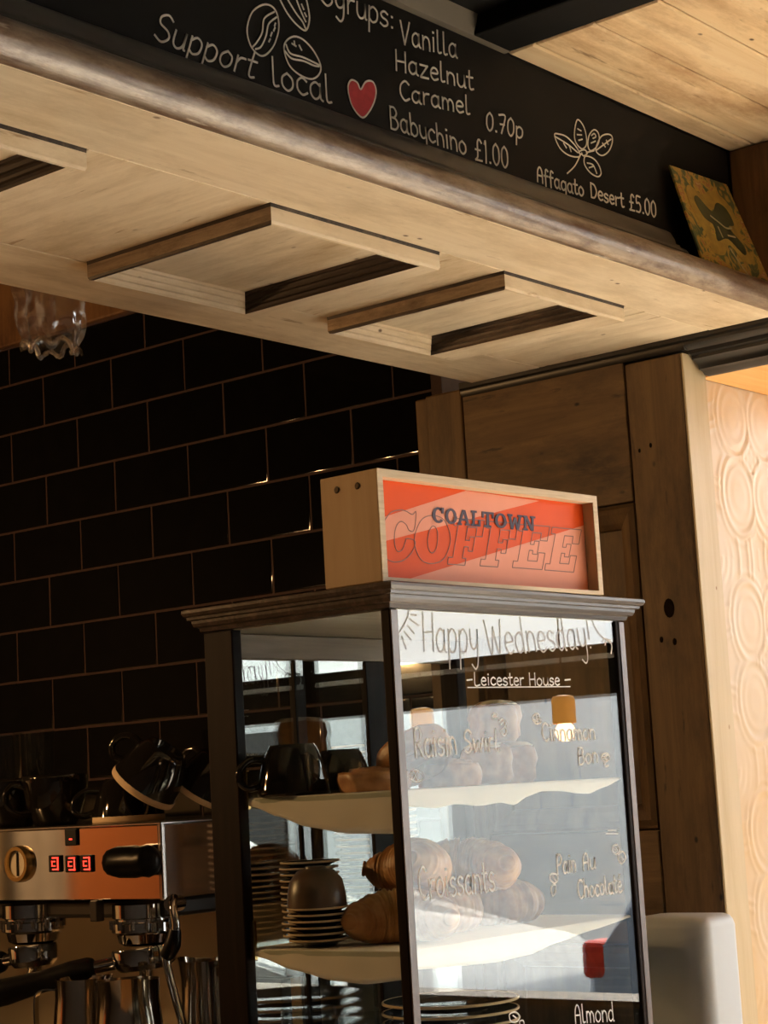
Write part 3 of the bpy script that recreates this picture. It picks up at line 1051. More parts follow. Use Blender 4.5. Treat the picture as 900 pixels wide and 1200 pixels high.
# ================================================================ DISPLAY CABINET
CX0, CX1, CY0, CY1, CZ1 = 1.642, 2.125, 1.340, 1.634, 1.748
SH1, SH2 = 1.543, 1.368        # upper faces of the glass shelves
def cabinet():
    t = thing('display_cabinet', 'dark wooden glass pastry cabinet with moulded cornice and white pen writing on its front', 'display cabinet', ((CX0 + CX1) / 2, (CY0 + CY1) / 2, ZC))
    zb = ZC + .001
    mh = M['mahogany']
    link_mesh('base', B(CX0, CX1, CY0, CY1, zb, zb + .045, .003), mh, t)
    for (a, b, c, d) in ((CX0, CX0 + .014, CY0, CY0 + .014), (CX1 - .020, CX1, CY0, CY0 + .016), (CX0, CX0 + .016, CY1 - .048, CY1), (CX1 - .020, CX1, CY1 - .03, CY1)):
        link_mesh('post', B(a, b, c, d, zb + .045, CZ1 - .002, .0018), mh, t)
    link_mesh('lit_post_front', B(CX0 + .0004, CX0 + .0128, CY0 - .0012, CY0 + .0004, zb + .046, CZ1 - .003, .0005, 1), M['mahogany_lit'], t, label='lighter post front with window light put into its colour')
    link_mesh('lit_post_front', B(CX1 - .0125, CX1 - .0004, CY0 - .0012, CY0 + .0004, zb + .046, CZ1 - .003, .0005, 1), M['mahogany_lit'], t, label='lighter post front with window light put into its colour')
    link_mesh('front_rail', B(CX0 + .014, CX1 - .02, CY0 + .001, CY0 + .015, zb + .045, zb + .07, .0015), mh, t)
    link_mesh('back_rail', B(CX0 + .016, CX1 - .02, CY1 - .022, CY1 - .002, CZ1 - .034, CZ1 - .004, .0015), M['back_rail'], t)
    link_mesh('side_rail', B(CX0 + .001, CX0 + .013, CY0 + .014, CY1 - .048, zb + .045, zb + .07, .0015), mh, t)
    link_mesh('top_board', B(CX0 + .004, CX1 - .004, CY0 + .004, CY1 - .004, CZ1 - .003, CZ1 + .012), M['top_board'], t)
    # cornice: stepped moulding
    lv = [(.003, -.001), (.0045, .0035), (.010, .005), (.012, .009), (.0125, .0125), (.0170, .0135), (.0175, .0165), (.0210, .0180), (.0230, .0215), (.0225, .0250), (.0200, .0265)]
    bm = bmesh.new()
    rings = ring_loft(bm, [(CX0 - o, CX1 + o * .9, CY0 - o, CY1 + o * .6, CZ1 + h) for o, h in lv], lambda u, v, h: Vector((u, v, h)))
    bm.faces.new(rings[-1])
    bm.faces.new(rings[0][::-1])
    link_mesh('cornice', bm, M['mahogany_x'], t)
    gf = link_mesh('front_glass', B(CX0 + .013, CX1 - .019, CY0 + .003, CY0 + .0036, zb + .046, CZ1 - .002), M['glass'], t)
    link_mesh('side_glass', B(CX0 + .003, CX0 + .006, CY0 + .013, CY1 - .047, zb + .046, CZ1 - .002), M['side_glass'], t)
    link_mesh('side_glass', B(CX1 - .008, CX1 - .005, CY0 + .016, CY1 - .03, zb + .046, CZ1 - .002), M['side_glass'], t)
    # sliding glass doors at the back with dark stiles
    for a, b, y in ((CX0 + .016, 1.806, CY1 - .012), (1.786, CX1 - .02, CY1 - .018)):
        d = link_mesh('sliding_door', B(a, b, y, y + .004, zb + .046, CZ1 - .034), M['glass_door'], t)
        x = 1.786 if a < 1.7 else 1.920
        w = .020 if a < 1.7 else .05
        link_mesh('door_stile', B(x, x + w, y - .003, y + .007, zb + .046, CZ1 - .034, .001), mh, d)
    for z in (SH1, SH2):
        link_mesh('shelf', B(CX0 + .008, CX1 - .010, CY0 + .010, CY1 - .03, z - .006, z, .0008, 1), M['shelf_glass'], t)
    for z in (SH1, SH2):
        for y in (CY1 - .052,):
            link_mesh('shelf_bracket', B(CX0 + .006, CX0 + .012, y - .004, y + .004, z - .012, z + .034, .001, 1), M['brass'], t)
    # writing on the front glass
    N = Vector((0, -1, 0))
    YG = CY0 + .00298
    P = lambda x, y: on(x, y, 'Y', YG)
    big = [('Happy', (496, 763), (563, 765), (494, 717)), ('Wednesday!', (572, 767), (696, 760), (566, 726))]
    for s, a, b, c in big:
        bm = bmesh.new()
        write(bm, s, P(*a), P(*b), P(*c), N, .0022, .0003, .00001)
        link_mesh('lettering', bm, M['chalk_faint'], gf, label='large faint greeting in white glass pen')
    lines = [('-', (546, 801), (556, 800), (546, 791), .0022), ('Leicester House', (556, 803), (657, 803), (555, 788), .0022), ('-', (661, 802), (671, 801), (661, 790), .0022),
             ('Raisin', (487, 888), (537, 884), (484, 853), .0031), ('Swirl', (544, 883), (586, 880), (543, 856), .0031),
             ('Cinnamon', (636, 868), (699, 866), (634, 847), .0030), ('Bon', (678, 896), (702, 893), (677, 876), .0030),
             ('Croissants', (492, 1054), (582, 1044), (489, 1016), .0031), ('Pain', (653, 1025), (676, 1021), (652, 1002), .0030), ('Au', (683, 1020), (699, 1017), (682, 1000), .0030),
             ('Chocolaté', (678, 1053), (730, 1045), (676, 1031), .0028), ('Almond', (674, 1200), (721, 1196), (672, 1178), .0022)]
    for s, a, b, c, w in lines:
        bm = bmesh.new()
        write(bm, s, P(*a), P(*b), P(*c), N, w * .9, .0003, .00001)
        link_mesh('lettering', bm, M['chalk_glass'], gf)
    bm = bmesh.new()
    ribbon(bm, [P(548, 805.6), P(668, 804.6)], N, .0014, .0003)
    link_mesh('underline', bm, M['chalk_glass'], gf)
    def doodle(st, w=.0022, faint=False):
        bm = draw(bmesh.new(), st, P, N, w, .00001, .0003)
        link_mesh('doodle', bm, M['chalk_faint' if faint else 'chalk_glass'], gf)
    doodle(["l467,742 473,733 478,722 480,715 492,714", "!471,746 476,760", "!474,740 482,750", "!478,733 485,742", "!480,725 491,733", "!482,720 488,721"], .002, True)
    doodle(["l706,752 709,748 715,752 717,758 716,766", "l709,756 711,750 716,750"], .0018)
    doodle(["l688,712 700,740 716,754", "!695,714 702,716", "!700,722 706,726"], .0018, True)
    doodle(["l583,839 580,836 577,838 578,842 582,842", "l585,845 589,842 593,847 590,853 587,857 591,862 594,857 592,851", "l591,844 586,850"])
    doodle(["l624,840 629,836 632,840 628,845 624,842 628,848 634,846 632,842", "l628,838 630,846"])
    doodle(["c706,884 712,883 714,889 709,893 705,889", "l709,893 709,898 713,897", "l706,886 711,890", "l707,888 712,885"], .0022)
    doodle(["l480,908 486,902 494,906 496,912 488,916 480,912", "l484,904 490,914", "l490,903 484,914"], .0014)
    doodle(["c718,992 723,990 726,996 722,1001 718,997", "l721,994 723,997", "c725,1001 730,998 733,1005 729,1012 725,1008", "l727,1003 730,1008"])
    doodle(["c645,1025 651,1024 654,1030 650,1035 645,1031", "l648,1027 651,1032", "c647,1038 651,1037 651,1045 648,1050 646,1044"])
    doodle(["!712,973 722,973", "!710,977 724,977"], .0014)
    doodle(["c597,1189 604,1186 609,1191 606,1197 599,1197", "l601,1190 605,1193", "c609,1197 613,1196 614,1201 610,1202"], .0018)
    return t
M['back_rail'] = wood('grey_brown_rail', (0.20, 0.15, 0.11), (0.28, 0.22, 0.17), (0.34, 0.27, 0.21), 'X', 0.5, 50)
M['top_board'] = wood('pale_top_board', (0.34, 0.30, 0.23), (0.42, 0.37, 0.29), (0.48, 0.43, 0.34), 'X', 0.5, 50)
M['side_glass'] = pane('cabinet_side_glass', 0.02)
cabinet()

# ---- paper liners draped over each shelf
def liner(name, label, z, front, side, back_y):
    """front / side: (distance along the edge, drop) profiles of the hanging hem"""
    bm = bmesh.new()
    x0, x1 = CX0 + .0095, CX1 - .014
    y0, y1 = CY0 + .0105, back_y
    zt = z + .0008
    nx, ny = 60, 30
    def prof(p, t):
        for (a, da), (b, db) in zip(p, p[1:]):
            if a <= t <= b:
                k = (t - a) / max(b - a, 1e-9)
                k = k * k * (3 - 2 * k) * .5 + k * .5
                return da + (db - da) * k
        return p[-1][1] if t > p[-1][0] else p[0][1]
    top = [[bm.verts.new((x0 + (x1 - x0) * i / nx, y0 + (y1 - y0) * j / ny, zt)) for j in range(ny + 1)] for i in range(nx + 1)]
    for i in range(nx):
        for j in range(ny):
            bm.faces.new((top[i][j], top[i + 1][j], top[i + 1][j + 1], top[i][j + 1]))
    K = 6
    def hem(edge, p, out):
        prev = edge
        n = len(edge) - 1
        for k in range(1, K + 1):
            row = []
            for i, v in enumerate(edge):
                d = prof(p, i / n) * k / K
                bow = .0016 * math.sin(k / K * 2.2) * (1 + .5 * math.sin(i * .7))
                row.append(bm.verts.new(v.co + out * (.0008 + bow * .5) + Vector((0, 0, -d - .0001))))
            for i in range(n):
                bm.faces.new((prev[i], prev[i + 1], row[i + 1], row[i]))
            prev = row
    hem([top[i][0] for i in range(nx + 1)], front, Vector((0, -1, 0)))
    hem([top[0][j] for j in range(ny + 1)], side, Vector((-1, 0, 0)))
    o = link_mesh(name, bm, M['paper'], None, smooth=60)
    tag(o, label, 'paper liner')
    md = o.modifiers.new('solid', 'SOLIDIFY')
    md.thickness = .0006
    md.offset = 0
    return o
liner('paper_liner', 'pale greaseproof paper with scalloped hem on the upper cabinet shelf', SH1,
      [(0, .016), (.05, .019), (.14, .022), (.22, .019), (.32, .023), (.41, .021), (.47, .025), (.53, .016), (.60, .011), (.68, .012), (.78, .017), (.82, .018), (.90, .011), (1, .001)],
      [(0, .047), (.3, .045), (.55, .036), (.75, .022), (.9, .010), (1, .004)], CY1 - .04)
liner('paper_liner', 'pale greaseproof paper hanging over the lower cabinet shelf under the croissants', SH2,
      [(0, .020), (.15, .024), (.35, .028), (.5, .026), (.62, .018), (.8, .010), (1, .002)],
      [(0, .030), (.25, .036), (.45, .033), (.7, .022), (.9, .009), (1, .004)], CY1 - .04)

# ---- pastries
def croissant_proto():
    t = thing('croissant', '', 'croissant', (0, 0, 0))
    bm = bmesh.new()
    nt, nr = 72, 26
    rings = []
    for i in range(nt + 1):
        s = -1 + 2 * i / nt
        a = s * 1.15
        R = .058
        c = Vector((R * math.sin(a), R * (1 - math.cos(a)) - .016, 0))
        tan = Vector((math.cos(a), math.sin(a), 0))
        side = Vector((-tan.y, tan.x, 0))
        seg = abs(s) * 4.2
        fr = seg - math.floor(seg)
        r = .036 * max(.10, (1 - abs(s) ** 2.1)) ** .62
        r *= 1.06 - .13 * fr ** 1.3 + .035 * math.sin(fr * 19)
        ring = []
        for k in range(nr):
            q = 2 * math.pi * k / nr
            p = c + side * (math.cos(q) * r * .95) + Vector((0, 0, math.sin(q) * r * .82))
            w = mnoise.noise(p * 40) * .0022 + mnoise.noise(Vector((s * 26 + math.sin(q), 0, 0))) * .0012
            p += (p - c).normalized() * w
            p.z = max(p.z + .024, .0005)
            ring.append(bm.verts.new(p))
        rings.append(ring)
    for i in range(nt):
        for k in range(nr):
            bm.faces.new((rings[i][k], rings[i][(k + 1) % nr], rings[i + 1][(k + 1) % nr], rings[i + 1][k]))
    bm.faces.new(rings[0][::-1])
    bm.faces.new(rings[-1])
    link_mesh('crust', bm, M['croissant'], t, smooth=180)
    return t
cro = croissant_proto()
def solo(o):
    """a single-part thing: hand its name, label and group to the mesh itself"""
    ch = o.children[0]
    for k in ('label', 'category', 'group'):
        if k in o:
            ch[k] = o[k]
    ch.parent = None
    nm = o.name
    bpy.data.objects.remove(o)
    ch.name = nm
    return ch
cro = solo(cro)
def place_mesh(proto, first, loc, rot, label, group, scale=1.0):
    o = proto if first else proto.copy()
    if not first:
        COL.objects.link(o)
    o.location = loc
    o.rotation_euler = rot
    o.scale = (scale,) * 3 if not isinstance(scale, tuple) else scale
    o['label'] = label
    o['group'] = group
    return o
zl = SH2 + .0018
CG = 'croissants on the lower cabinet shelf'
place_mesh(cro, True, (1.735, 1.425, zl), (0, 0, 2.2), 'nearest dark golden croissant on the lower shelf behind the left glass', CG, 1.12)
place_mesh(cro, False, (1.778, 1.462, zl + .058), (.25, .12, 1.2), 'croissant resting on top of the nearest one on the lower shelf', CG, 1.12)
place_mesh(cro, False, (1.865, 1.475, zl), (0, 0, .5), 'croissant at the middle of the lower shelf, bottom of the leaning pair', CG, 1.1)
place_mesh(cro, False, (1.885, 1.445, zl + .056), (.3, -.1, 1.9), 'croissant propped on another at the middle of the lower shelf', CG, 1.1)
place_mesh(cro, False, (1.985, 1.47, zl), (0, 0, -.5), 'croissant farthest right on the lower shelf below the word Chocolate', CG, 1.0)
def swirl_proto():
    bm = bmesh.new()
    nr, nq = 26, 56
    R, Hh = .043, .030
    rings = []
    for i in range(nr + 1):
        f = i / nr
        if f <= .7:
            r = R * f / .7
            z = Hh
        else:
            g = (f - .7) / .3
            r = R * (1 + .10 * math.sin(g * math.pi))
            z = Hh * (1 - g)
        ring = []
        for k in range(nq):
            q = 2 * math.pi * k / nq
            zz = z
            if f <= .7:
                sp = math.sin(2 * math.pi * (r / .0115) - q)
                zz = Hh * (1 - .25 * (r / R) ** 4) + .0035 * sp
            p = Vector((r * math.cos(q), r * math.sin(q), zz))
            p += Vector((0, 0, mnoise.noise(p * 60) * .0015)) if f <= .7 else Vector((math.cos(q), math.sin(q), 0)) * mnoise.noise(p * 50) * .003
            p.z = max(p.z, 0)
            ring.append(bm.verts.new(p))
        rings.append(ring)
    for i in range(nr):
        for k in range(nq):
            bm.faces.new((rings[i][k], rings[i][(k + 1) % nq], rings[i + 1][(k + 1) % nq], rings[i + 1][k]))
    bmesh.ops.remove_doubles(bm, verts=bm.verts, dist=1e-5)
    o = link_mesh('raisin_swirl', bm, M['bun'], None, smooth=180)
    o['category'] = 'pastry'
    return o
sw = swirl_proto()
zu = SH1 + .0018
SG = 'swirl pastries on the upper cabinet shelf'
place_mesh(sw, True, (1.725, 1.445, zu), (0, 0, .4), 'swirl pastry lying flat nearest the left glass on the upper shelf', SG, (1.25, .9, .85))
place_mesh(sw, False, (1.755, 1.40, zu + .026), (.35, .5, 2), 'swirl pastry tilted on top of the flat one on the upper shelf', SG, 1.0)
place_mesh(sw, False, (1.835, 1.42, zu), (0, 0, 1), 'small swirl pastry with pale top under the words Raisin Swirl', SG, (.85, .85, 1.0))
def bon_proto():
    t = thing('cinnamon_bun', '', 'pastry', (0, 0, 0))
    bm = bmesh.new()
    def warp(r, z, q):
        f = 1 + .10 * math.cos(5 * q) + .05 * math.sin(3 * q + z * 60)
        return r * f, z + .002 * math.sin(4 * q)
    lathe(bm, [(0, 0), (.026, 0), (.031, .006), (.030, .020), (.033, .030), (.030, .043), (.020, .049), (.012, .045), (0, .047)], 40, warp=warp)
    link_mesh('crust', bm, M['bun'], t, smooth=180)
    bm = bmesh.new()
    lathe(bm, [(0, .0525), (.010, .0525), (.019, .0515), (.026, .0475), (.0255, .0455), (.018, .048), (0, .048)], 40, warp=lambda r, z, q: (r * (1 + .18 * math.cos(3 * q + 1)), z))
    link_mesh('icing', bm, M['icing'], t, smooth=180)
    return t
bn = bon_proto()
bn.location = (1.955, 1.45, zu)
bn['label'] = 'iced bun at the bottom left of the pile under the words Cinnamon Bon'
bn['group'] = 'iced buns on the upper cabinet shelf'
dup(bn, (2.015, 1.455, zu), (0, 0, 1), 'iced bun at the bottom right of the pile under the words Cinnamon Bon')
dup(bn, (1.982, 1.452, zu + .0535), (0.05, 0, 2), 'iced bun topping the pile under the words Cinnamon Bon')

# ================================================================ LIGHT SIGN on top of the cabinet
def sign():
    ang = math.radians(-2.25)
    L, D, H, T, TB = .421, .088, .1275, .009, .0048
    base = Vector((1.6215, 1.331, CZ1 + .0268))
    t = thing('sign_box', 'plywood box sign with bright orange front reading COALTOWN COFFEE on top of the cabinet', 'sign', base)
    t.rotation_euler = (0, 0, ang)
    ORG[t] = Vector((0, 0, 0))
    link_mesh('side_board', B(0, T, 0, D, 0, H, .001, 1), M['ply'], t)
    link_mesh('side_board', B(L - T, L, 0, D, 0, H, .001, 1), M['ply'], t)
    link_mesh('top_board', B(T, L - T, 0, D, H - T, H, .001, 1), M['ply_edge'], t)
    link_mesh('bottom_board', B(T, L - T, 0, D, 0, TB, .001, 1), M['ply_edge'], t)
    link_mesh('front_edge', box(box(box(box(bmesh.new(), 0, T, -.0008, .0002, 0, H), L - T, L, -.0008, .0002, 0, H), T, L - T, -.0008, .0002, H - T, H), T, L - T, -.0008, .0002, 0, TB), M['ply_edge'], t, label='pale striped plywood edges')
    link_mesh('back_board', B(T, L - T, D - .006, D - .001, TB, H - T), M['ply'], t)
    RCS = .016
    pn = link_mesh('front_panel', B(T, L - T, RCS, RCS + .004, TB, H - T), M['orange'], t, label='glossy orange panel')
    for y, z in ((.030, H - .016), (.062, H - .016)):
        bm = lathe(bmesh.new(), [(0, .0012), (.003, .0012), (.0042, .0002), (.0042, -.001), (0, -.001)], 14)
        bmesh.ops.transform(bm, matrix=Matrix.Translation((0, y, z)) @ Matrix.Rotation(math.radians(-90), 4, 'Y'), verts=bm.verts)
        link_mesh('bolt', bm, M['bolt'], t, smooth=30)
    rot = Matrix.Rotation(ang, 3, 'Z')
    n_w = rot @ Vector((0, -1, 0))
    p_w = base + rot @ Vector((0, RCS, 0))
    inv = rot.inverted()
    def P(x, y):
        return inv @ (on_plane(x, y, p_w, n_w) - base)
    N = Vector((0, -1, 0))
    x0, x1, z0, z1 = T, L - T, TB, H - T
    # printed salmon rays, kept to the panel
    def ray_print(px):
        pts = []
        for a in px:
            q = P(*a)
            pts.append(Vector((min(max(q.x, x0 + .0002), x1 - .0002), RCS, min(max(q.z, z0 + .0002), z1 - .0002))))
        link_mesh('stripe', ngon(bmesh.new(), pts, N, .0003), M['salmon'], pn)
    ray_print([(440, 609), (546, 575), (632, 587), (440, 637)])
    ray_print([(474, 680), (696, 617), (696, 700), (474, 700)])
    N3 = .0004
    def quad(a, b, c, d):
        """pixel corners: bottom left, bottom right, top right, top left"""
        A, Bq, Cq, Dq = P(*a), P(*b), P(*c), P(*d)
        return lambda u, v: (A * (1 - u) + Bq * u) * (1 - v) + (Dq * (1 - u) + Cq * u) * v
    def outline(pts, f, smooth=False, w=.0011):
        q = smooth2(pts, 5, True) if smooth else [Vector(p) for p in pts]
        if not smooth:                                   # keep corners crisp
            dense = []
            for i in range(len(q)):
                a, b = q[i], q[(i + 1) % len(q)]
                dense += [a + (b - a) * k / 6 for k in (0, .4, 1, 2, 3, 4, 5, 5.6)]
            q = dense
        bm = bmesh.new()
        ribbon(bm, [f(s.x, s.y) + N * N3 for s in q], N, w, .0003, True)
        link_mesh('outline_letter', bm, M['line'], pn)
    # big outlined italic word
    Cc = [(.98, .98), (.88, .93), (.62, 1.0), (.30, .94), (.08, .70), (.0, .42), (.08, .14), (.34, 0.0), (.66, .04), (.90, .22), (.97, .42), (.74, .46), (.70, .40), (.62, .24), (.50, .20), (.42, .30), (.40, .52), (.46, .70), (.58, .78), (.72, .72), (.80, .62), (.94, .64)]
    outline(Cc, quad((444, 657), (487, 660), (488, 599), (445, 596)), True)
    Oc = [(.5, 1), (.2, .9), (.02, .6), (.02, .32), (.2, .06), (.48, 0), (.8, .1), (.98, .4), (.98, .66), (.8, .93)]
    Oi = [(.5, .78), (.4, .66), (.36, .45), (.40, .28), (.5, .22), (.6, .32), (.64, .52), (.62, .70)]
    fo = quad((485, 659), (527, 662), (528, 606), (486, 602))
    outline(Oc, fo, True)
    outline(Oi, fo, True)
    Fp = [(0, 0), (.58, 0), (.58, .15), (.46, .15), (.46, .40), (.60, .40), (.60, .31), (.76, .31), (.76, .62), (.60, .62), (.60, .54), (.46, .54), (.46, .83), (.78, .83), (.78, .64), (1, .64), (1, 1), (0, 1), (0, .85), (.14, .85), (.14, .15), (0, .15)]
    Ep = [(0, 0), (1, 0), (1, .38), (.78, .38), (.78, .18), (.46, .18), (.46, .42), (.58, .42), (.58, .34), (.74, .34), (.74, .64), (.58, .64), (.58, .56), (.46, .56), (.46, .83), (.76, .83), (.76, .66), (1, .66), (1, 1), (0, 1), (0, .85), (.14, .85), (.14, .15), (0, .15)]
    outline(Fp, quad((524, 661), (559, 663.5), (568, 610), (533, 607.5)))
    outline(Fp, quad((562, 663), (598, 665.5), (607, 613.5), (571, 611)))
    outline(Ep, quad((600, 665), (635, 667.5), (644, 617), (609, 614.5)))
    outline(Ep, quad((638, 668), (672, 670.5), (681, 621), (647, 618)))
    # small solid slab-serif word
    def solid(polys, f):
        bm = bmesh.new()
        for k, p in enumerate(polys):
            ngon(bm, [f(a, b) + N * (N3 + .00006 * k) for a, b in p], N, .0004)
        link_mesh('solid_letter', bm, M['slate'], pn)
    def arc(cx, cy, rx, ry, tx, ty, a0, a1, n=16):
        out = []
        for i in range(n):
            p, q = math.radians(a0 + (a1 - a0) * i / n), math.radians(a0 + (a1 - a0) * (i + 1) / n)
            out.append([(cx + rx * math.cos(p), cy + ry * math.sin(p)), (cx + rx * math.cos(q), cy + ry * math.sin(q)),
                        (cx + (rx - tx) * math.cos(q), cy + (ry - ty) * math.sin(q)), (cx + (rx - tx) * math.cos(p), cy + (ry - ty) * math.sin(p))])
        return out
    R = lambda a, b, c, d: [(a, b), (c, b), (c, d), (a, d)]
    LT = {'C': arc(.5, .5, .48, .5, .24, .14, 50, 320) + [R(.72, .62, .92, .98)],
          'O': arc(.5, .5, .5, .5, .24, .15, 0, 360),
          'A': [[(.06, .1), (.26, .1), (.58, .98), (.38, .98)], [(.74, .1), (.96, .1), (.62, .98), (.42, .98)], R(.26, .30, .76, .42), R(0, 0, .36, .13), R(.62, 0, 1.02, .13)],
          'L': [R(.16, 0, .40, 1), R(.02, .87, .58, 1), R(.02, 0, .96, .14), R(.76, 0, .96, .42)],
          'T': [R(.38, 0, .62, 1), R(.2, 0, .8, .13), R(0, .86, 1, 1), R(0, .6, .17, 1), R(.83, .6, 1, 1)],
          'W': [[(.24, 0), (.40, 0), (.24, .95), (.06, .95)], [(.24, 0), (.40, 0), (.60, .8), (.44, .8)], [(.62, 0), (.78, 0), (.60, .8), (.44, .8)], [(.62, 0), (.78, 0), (.96, .95), (.80, .95)], R(0, .86, .34, 1), R(.70, .86, 1.02, 1)],
          'N': [R(.12, 0, .30, 1), R(.70, 0, .88, 1), [(.12, 1), (.34, 1), (.88, 0), (.66, 0)], R(0, 0, .42, .13), R(0, .87, .30, 1), R(.58, .87, 1, 1)]}
    xs = [505, 520.5, 535, 550.5, 563.5, 578.5, 593.5, 611.5, 627]
    for i, c in enumerate('COALTOWN'):
        a, b = xs[i] + .6, xs[i + 1] - .4
        def yb(x): return 612.6 + (x - 505) * (622.6 - 612.6) / 121
        def yt(x): return 593.6 + (x - 505) * (605.4 - 593.6) / 121
        solid(LT[c], quad((a, yb(a)), (b, yb(b)), (b, yt(b)), (a, yt(a))))
    return t
sign()

# ================================================================ ESPRESSO MACHINE
XM, YM0, YM1 = 1.90, 1.992, 2.80
ZM0, ZM1 = 1.409, 1.5175
def on_x(bm, x, y, z):
    """turn a lathe built along +Z so that its axis points to -X at the given place"""
    bmesh.ops.transform(bm, matrix=Matrix.Translation((x, y, z)) @ Matrix.Rotation(math.radians(-90), 4, 'Y'), verts=bm.verts)
    return bm
def machine():
    t = thing('espresso_machine', 'chrome espresso machine with red switches, gauge and group heads in front of black tiles', 'coffee machine', (2.15, 2.4, ZC))
    body = link_mesh('body', B(XM + .006, 2.37, YM0 + .004, YM1, ZM0 + .002, ZM1 - .004), M['dark_steel'], t)
    link_mesh('front_panel', B(XM, XM + .006, YM0 + .006, YM1, ZM0, ZM1 - .004, .0012, 1), M['chrome'], t)
    link_mesh('end_panel', B(XM + .007, 2.37, YM0, YM0 + .005, ZM0, ZM1 - .004, .0012, 1), M['chrome'], t)
    link_mesh('corner_trim', B(XM - .002, XM + .007, YM0 - .002, YM0 + .006, ZM0 - .002, ZM1, .002), M['steel'], t)
    link_mesh('top_tray', B(XM - .003, 2.375, YM0 - .003, YM1, ZM1 - .004, ZM1, .0012, 1), M['steel'], t)
    link_mesh('back_splash', B(2.20, 2.37, YM0 + .02, YM1, ZC + .08, ZM0), M['splash'], t)
    link_mesh('group_bar', B(XM + .02, 2.20, YM0 + .02, YM1, ZM0 - .028, ZM0, .006), M['dark_steel'], t)
    link_mesh('drip_tray', B(1.74, 2.30, YM0 + .01, YM1, ZC + .02, ZC + .10, .006), M['dark_steel'], t)
    link_mesh('drip_grille', B(1.735, 2.20, YM0 + .005, YM1, ZC + .10, ZC + .106, .002), M['steel'], t)
    for y in (YM0 + .06, YM1 - .06):
        link_mesh('foot', lathe(bmesh.new(), [(0, 0.0005), (.024, 0.0005), (.020, .021), (0, .021)], 18, 1.80, y, ZC), M['bakelite'], t)
        link_mesh('foot', lathe(bmesh.new(), [(0, 0.0005), (.024, 0.0005), (.020, .021), (0, .021)], 18, 2.25, y, ZC), M['bakelite'], t)
    # gauge
    g = link_mesh('gauge', on_x(lathe(bmesh.new(), [(0, .004), (.020, .004), (.0205, .010), (.026, .010), (.0275, .004), (.0275, -.001), (0, -.001)], 32), XM, 2.301, 1.464), M['brass'], t, smooth=30)
    link_mesh('dial', on_x(lathe(bmesh.new(), [(0, .0045), (.0198, .0045), (.0198, .0035), (0, .0035)], 32), XM, 2.301, 1.464), M['dial'], g)
    link_mesh('needle', B(XM - .007, XM - .0048, 2.300, 2.3025, 1.446, 1.481), M['bakelite'], g)
    # red switches
    for y, z, lit in ((2.219, 1.463, 1), (2.182, 1.462, 1), (2.149, 1.462, 1), (2.181, 1.501, 0)):
        w, h = .013, .0125
        s = link_mesh('switch', B(XM - .004, XM + .001, y - w, y + w, z - h, z + h, .0015), M['bakelite'], t)
        if lit:
            bm = bmesh.new()
            for a, b, c, d in ((-.0095, .004, .0075, .0095), (-.0095, .004, -.0095, -.0075), (-.0095, -.0075, -.0095, .0095)):
                box(bm, XM - .0048, XM - .0036, y + a, y + b, z + c, z + d)
            link_mesh('lamp', bm, M['red_led'], s)
        box_bm = bmesh.new()
        if lit:
            box(box_bm, XM - .0048, XM - .0036, y - .003, y + .005, z - .004, z - .0025)
            box(box_bm, XM - .0048, XM - .0036, y - .003, y + .005, z + .0025, z + .004)
            box(box_bm, XM - .0048, XM - .0036, y + .0038, y + .005, z - .004, z + .004)
        else:
            box(box_bm, XM - .0048, XM - .0036, y - .004, y + .002, z - .004, z - .002)
        link_mesh('symbol', box_bm, M['red_led'], s)
    # black ribbed steam knob, lying along the panel
    bm = bmesh.new()
    pr = [(0, .098), (.014, .098), (.019, .094), (.022, .080), (.0225, .045), (.021, .030), (.0225, .018), (.020, .012), (.015, .008), (.011, .003), (.005, 0), (0, 0)]
    lathe(bm, pr, 24, warp=lambda r, z, q: (r * (1 + .02 * math.cos(12 * q)), z))
    bmesh.ops.transform(bm, matrix=Matrix.Translation((1.872, 1.972, 1.464)) @ Matrix.Rotation(math.radians(-90), 4, 'X'), verts=bm.verts)
    k = link_mesh('steam_knob', bm, M['knob_black'], t, smooth=50)
    link_mesh('knob_stem', on_x(lathe(bmesh.new(), [(0, .03), (.007, .03), (.007, 0), (0, 0)], 16), XM, 2.03, 1.464), M['chrome'], k, smooth=30)
    # group heads
    for y in (2.066, 2.312, 2.56):
        g = link_mesh('group_head', lathe(bmesh.new(), [(0, .045), (.046, .045), (.046, .026), (.042, .024), (.042, .020), (.047, .018), (.047, .006), (.040, .002), (.037, -.010), (.030, -.014), (0, -.014)], 40, 1.93, y, ZM0 - .052), M['chrome'], t, smooth=30)
        bm = bmesh.new()
        for q in range(14):
            a = 2 * math.pi * q / 14
            lathe(bm, [(0, .014), (.004, .014), (.004, .002), (0, .002)], 8, 1.93 + .0465 * math.cos(a), y + .0465 * math.sin(a), ZM0 - .044)
        link_mesh('collar_bolts', bm, M['steel'], g, smooth=30)
        bm = bmesh.new()
        box(bm, 1.885, 1.90, y + .05, y + .066, ZM0 - .03, ZM0 + .001, .002)
        link_mesh('lever', bm, M['dark_steel'], g)
    # steam wand
    bm = bmesh.new()
    tube(bm, [(1.885, 1.955, ZM0 + .004), (1.872, 1.945, 1.402), (1.868, 1.936, 1.375), (1.868, 1.944, 1.348), (1.868, 1.958, 1.333), (1.868, 1.950, 1.30), (1.868, 1.930, 1.242), (1.868, 1.918, 1.20)], .0058, 14, smooth_path=6)
    w = link_mesh('steam_wand', bm, M['chrome'], t, smooth=40)
    link_mesh('wand_grip', tube(bmesh.new(), [(1.868, 1.938, 1.371), (1.868, 1.944, 1.35), (1.868, 1.957, 1.335)], [.008, .012, .010], 14, smooth_path=4), M['bakelite'], w, smooth=40)
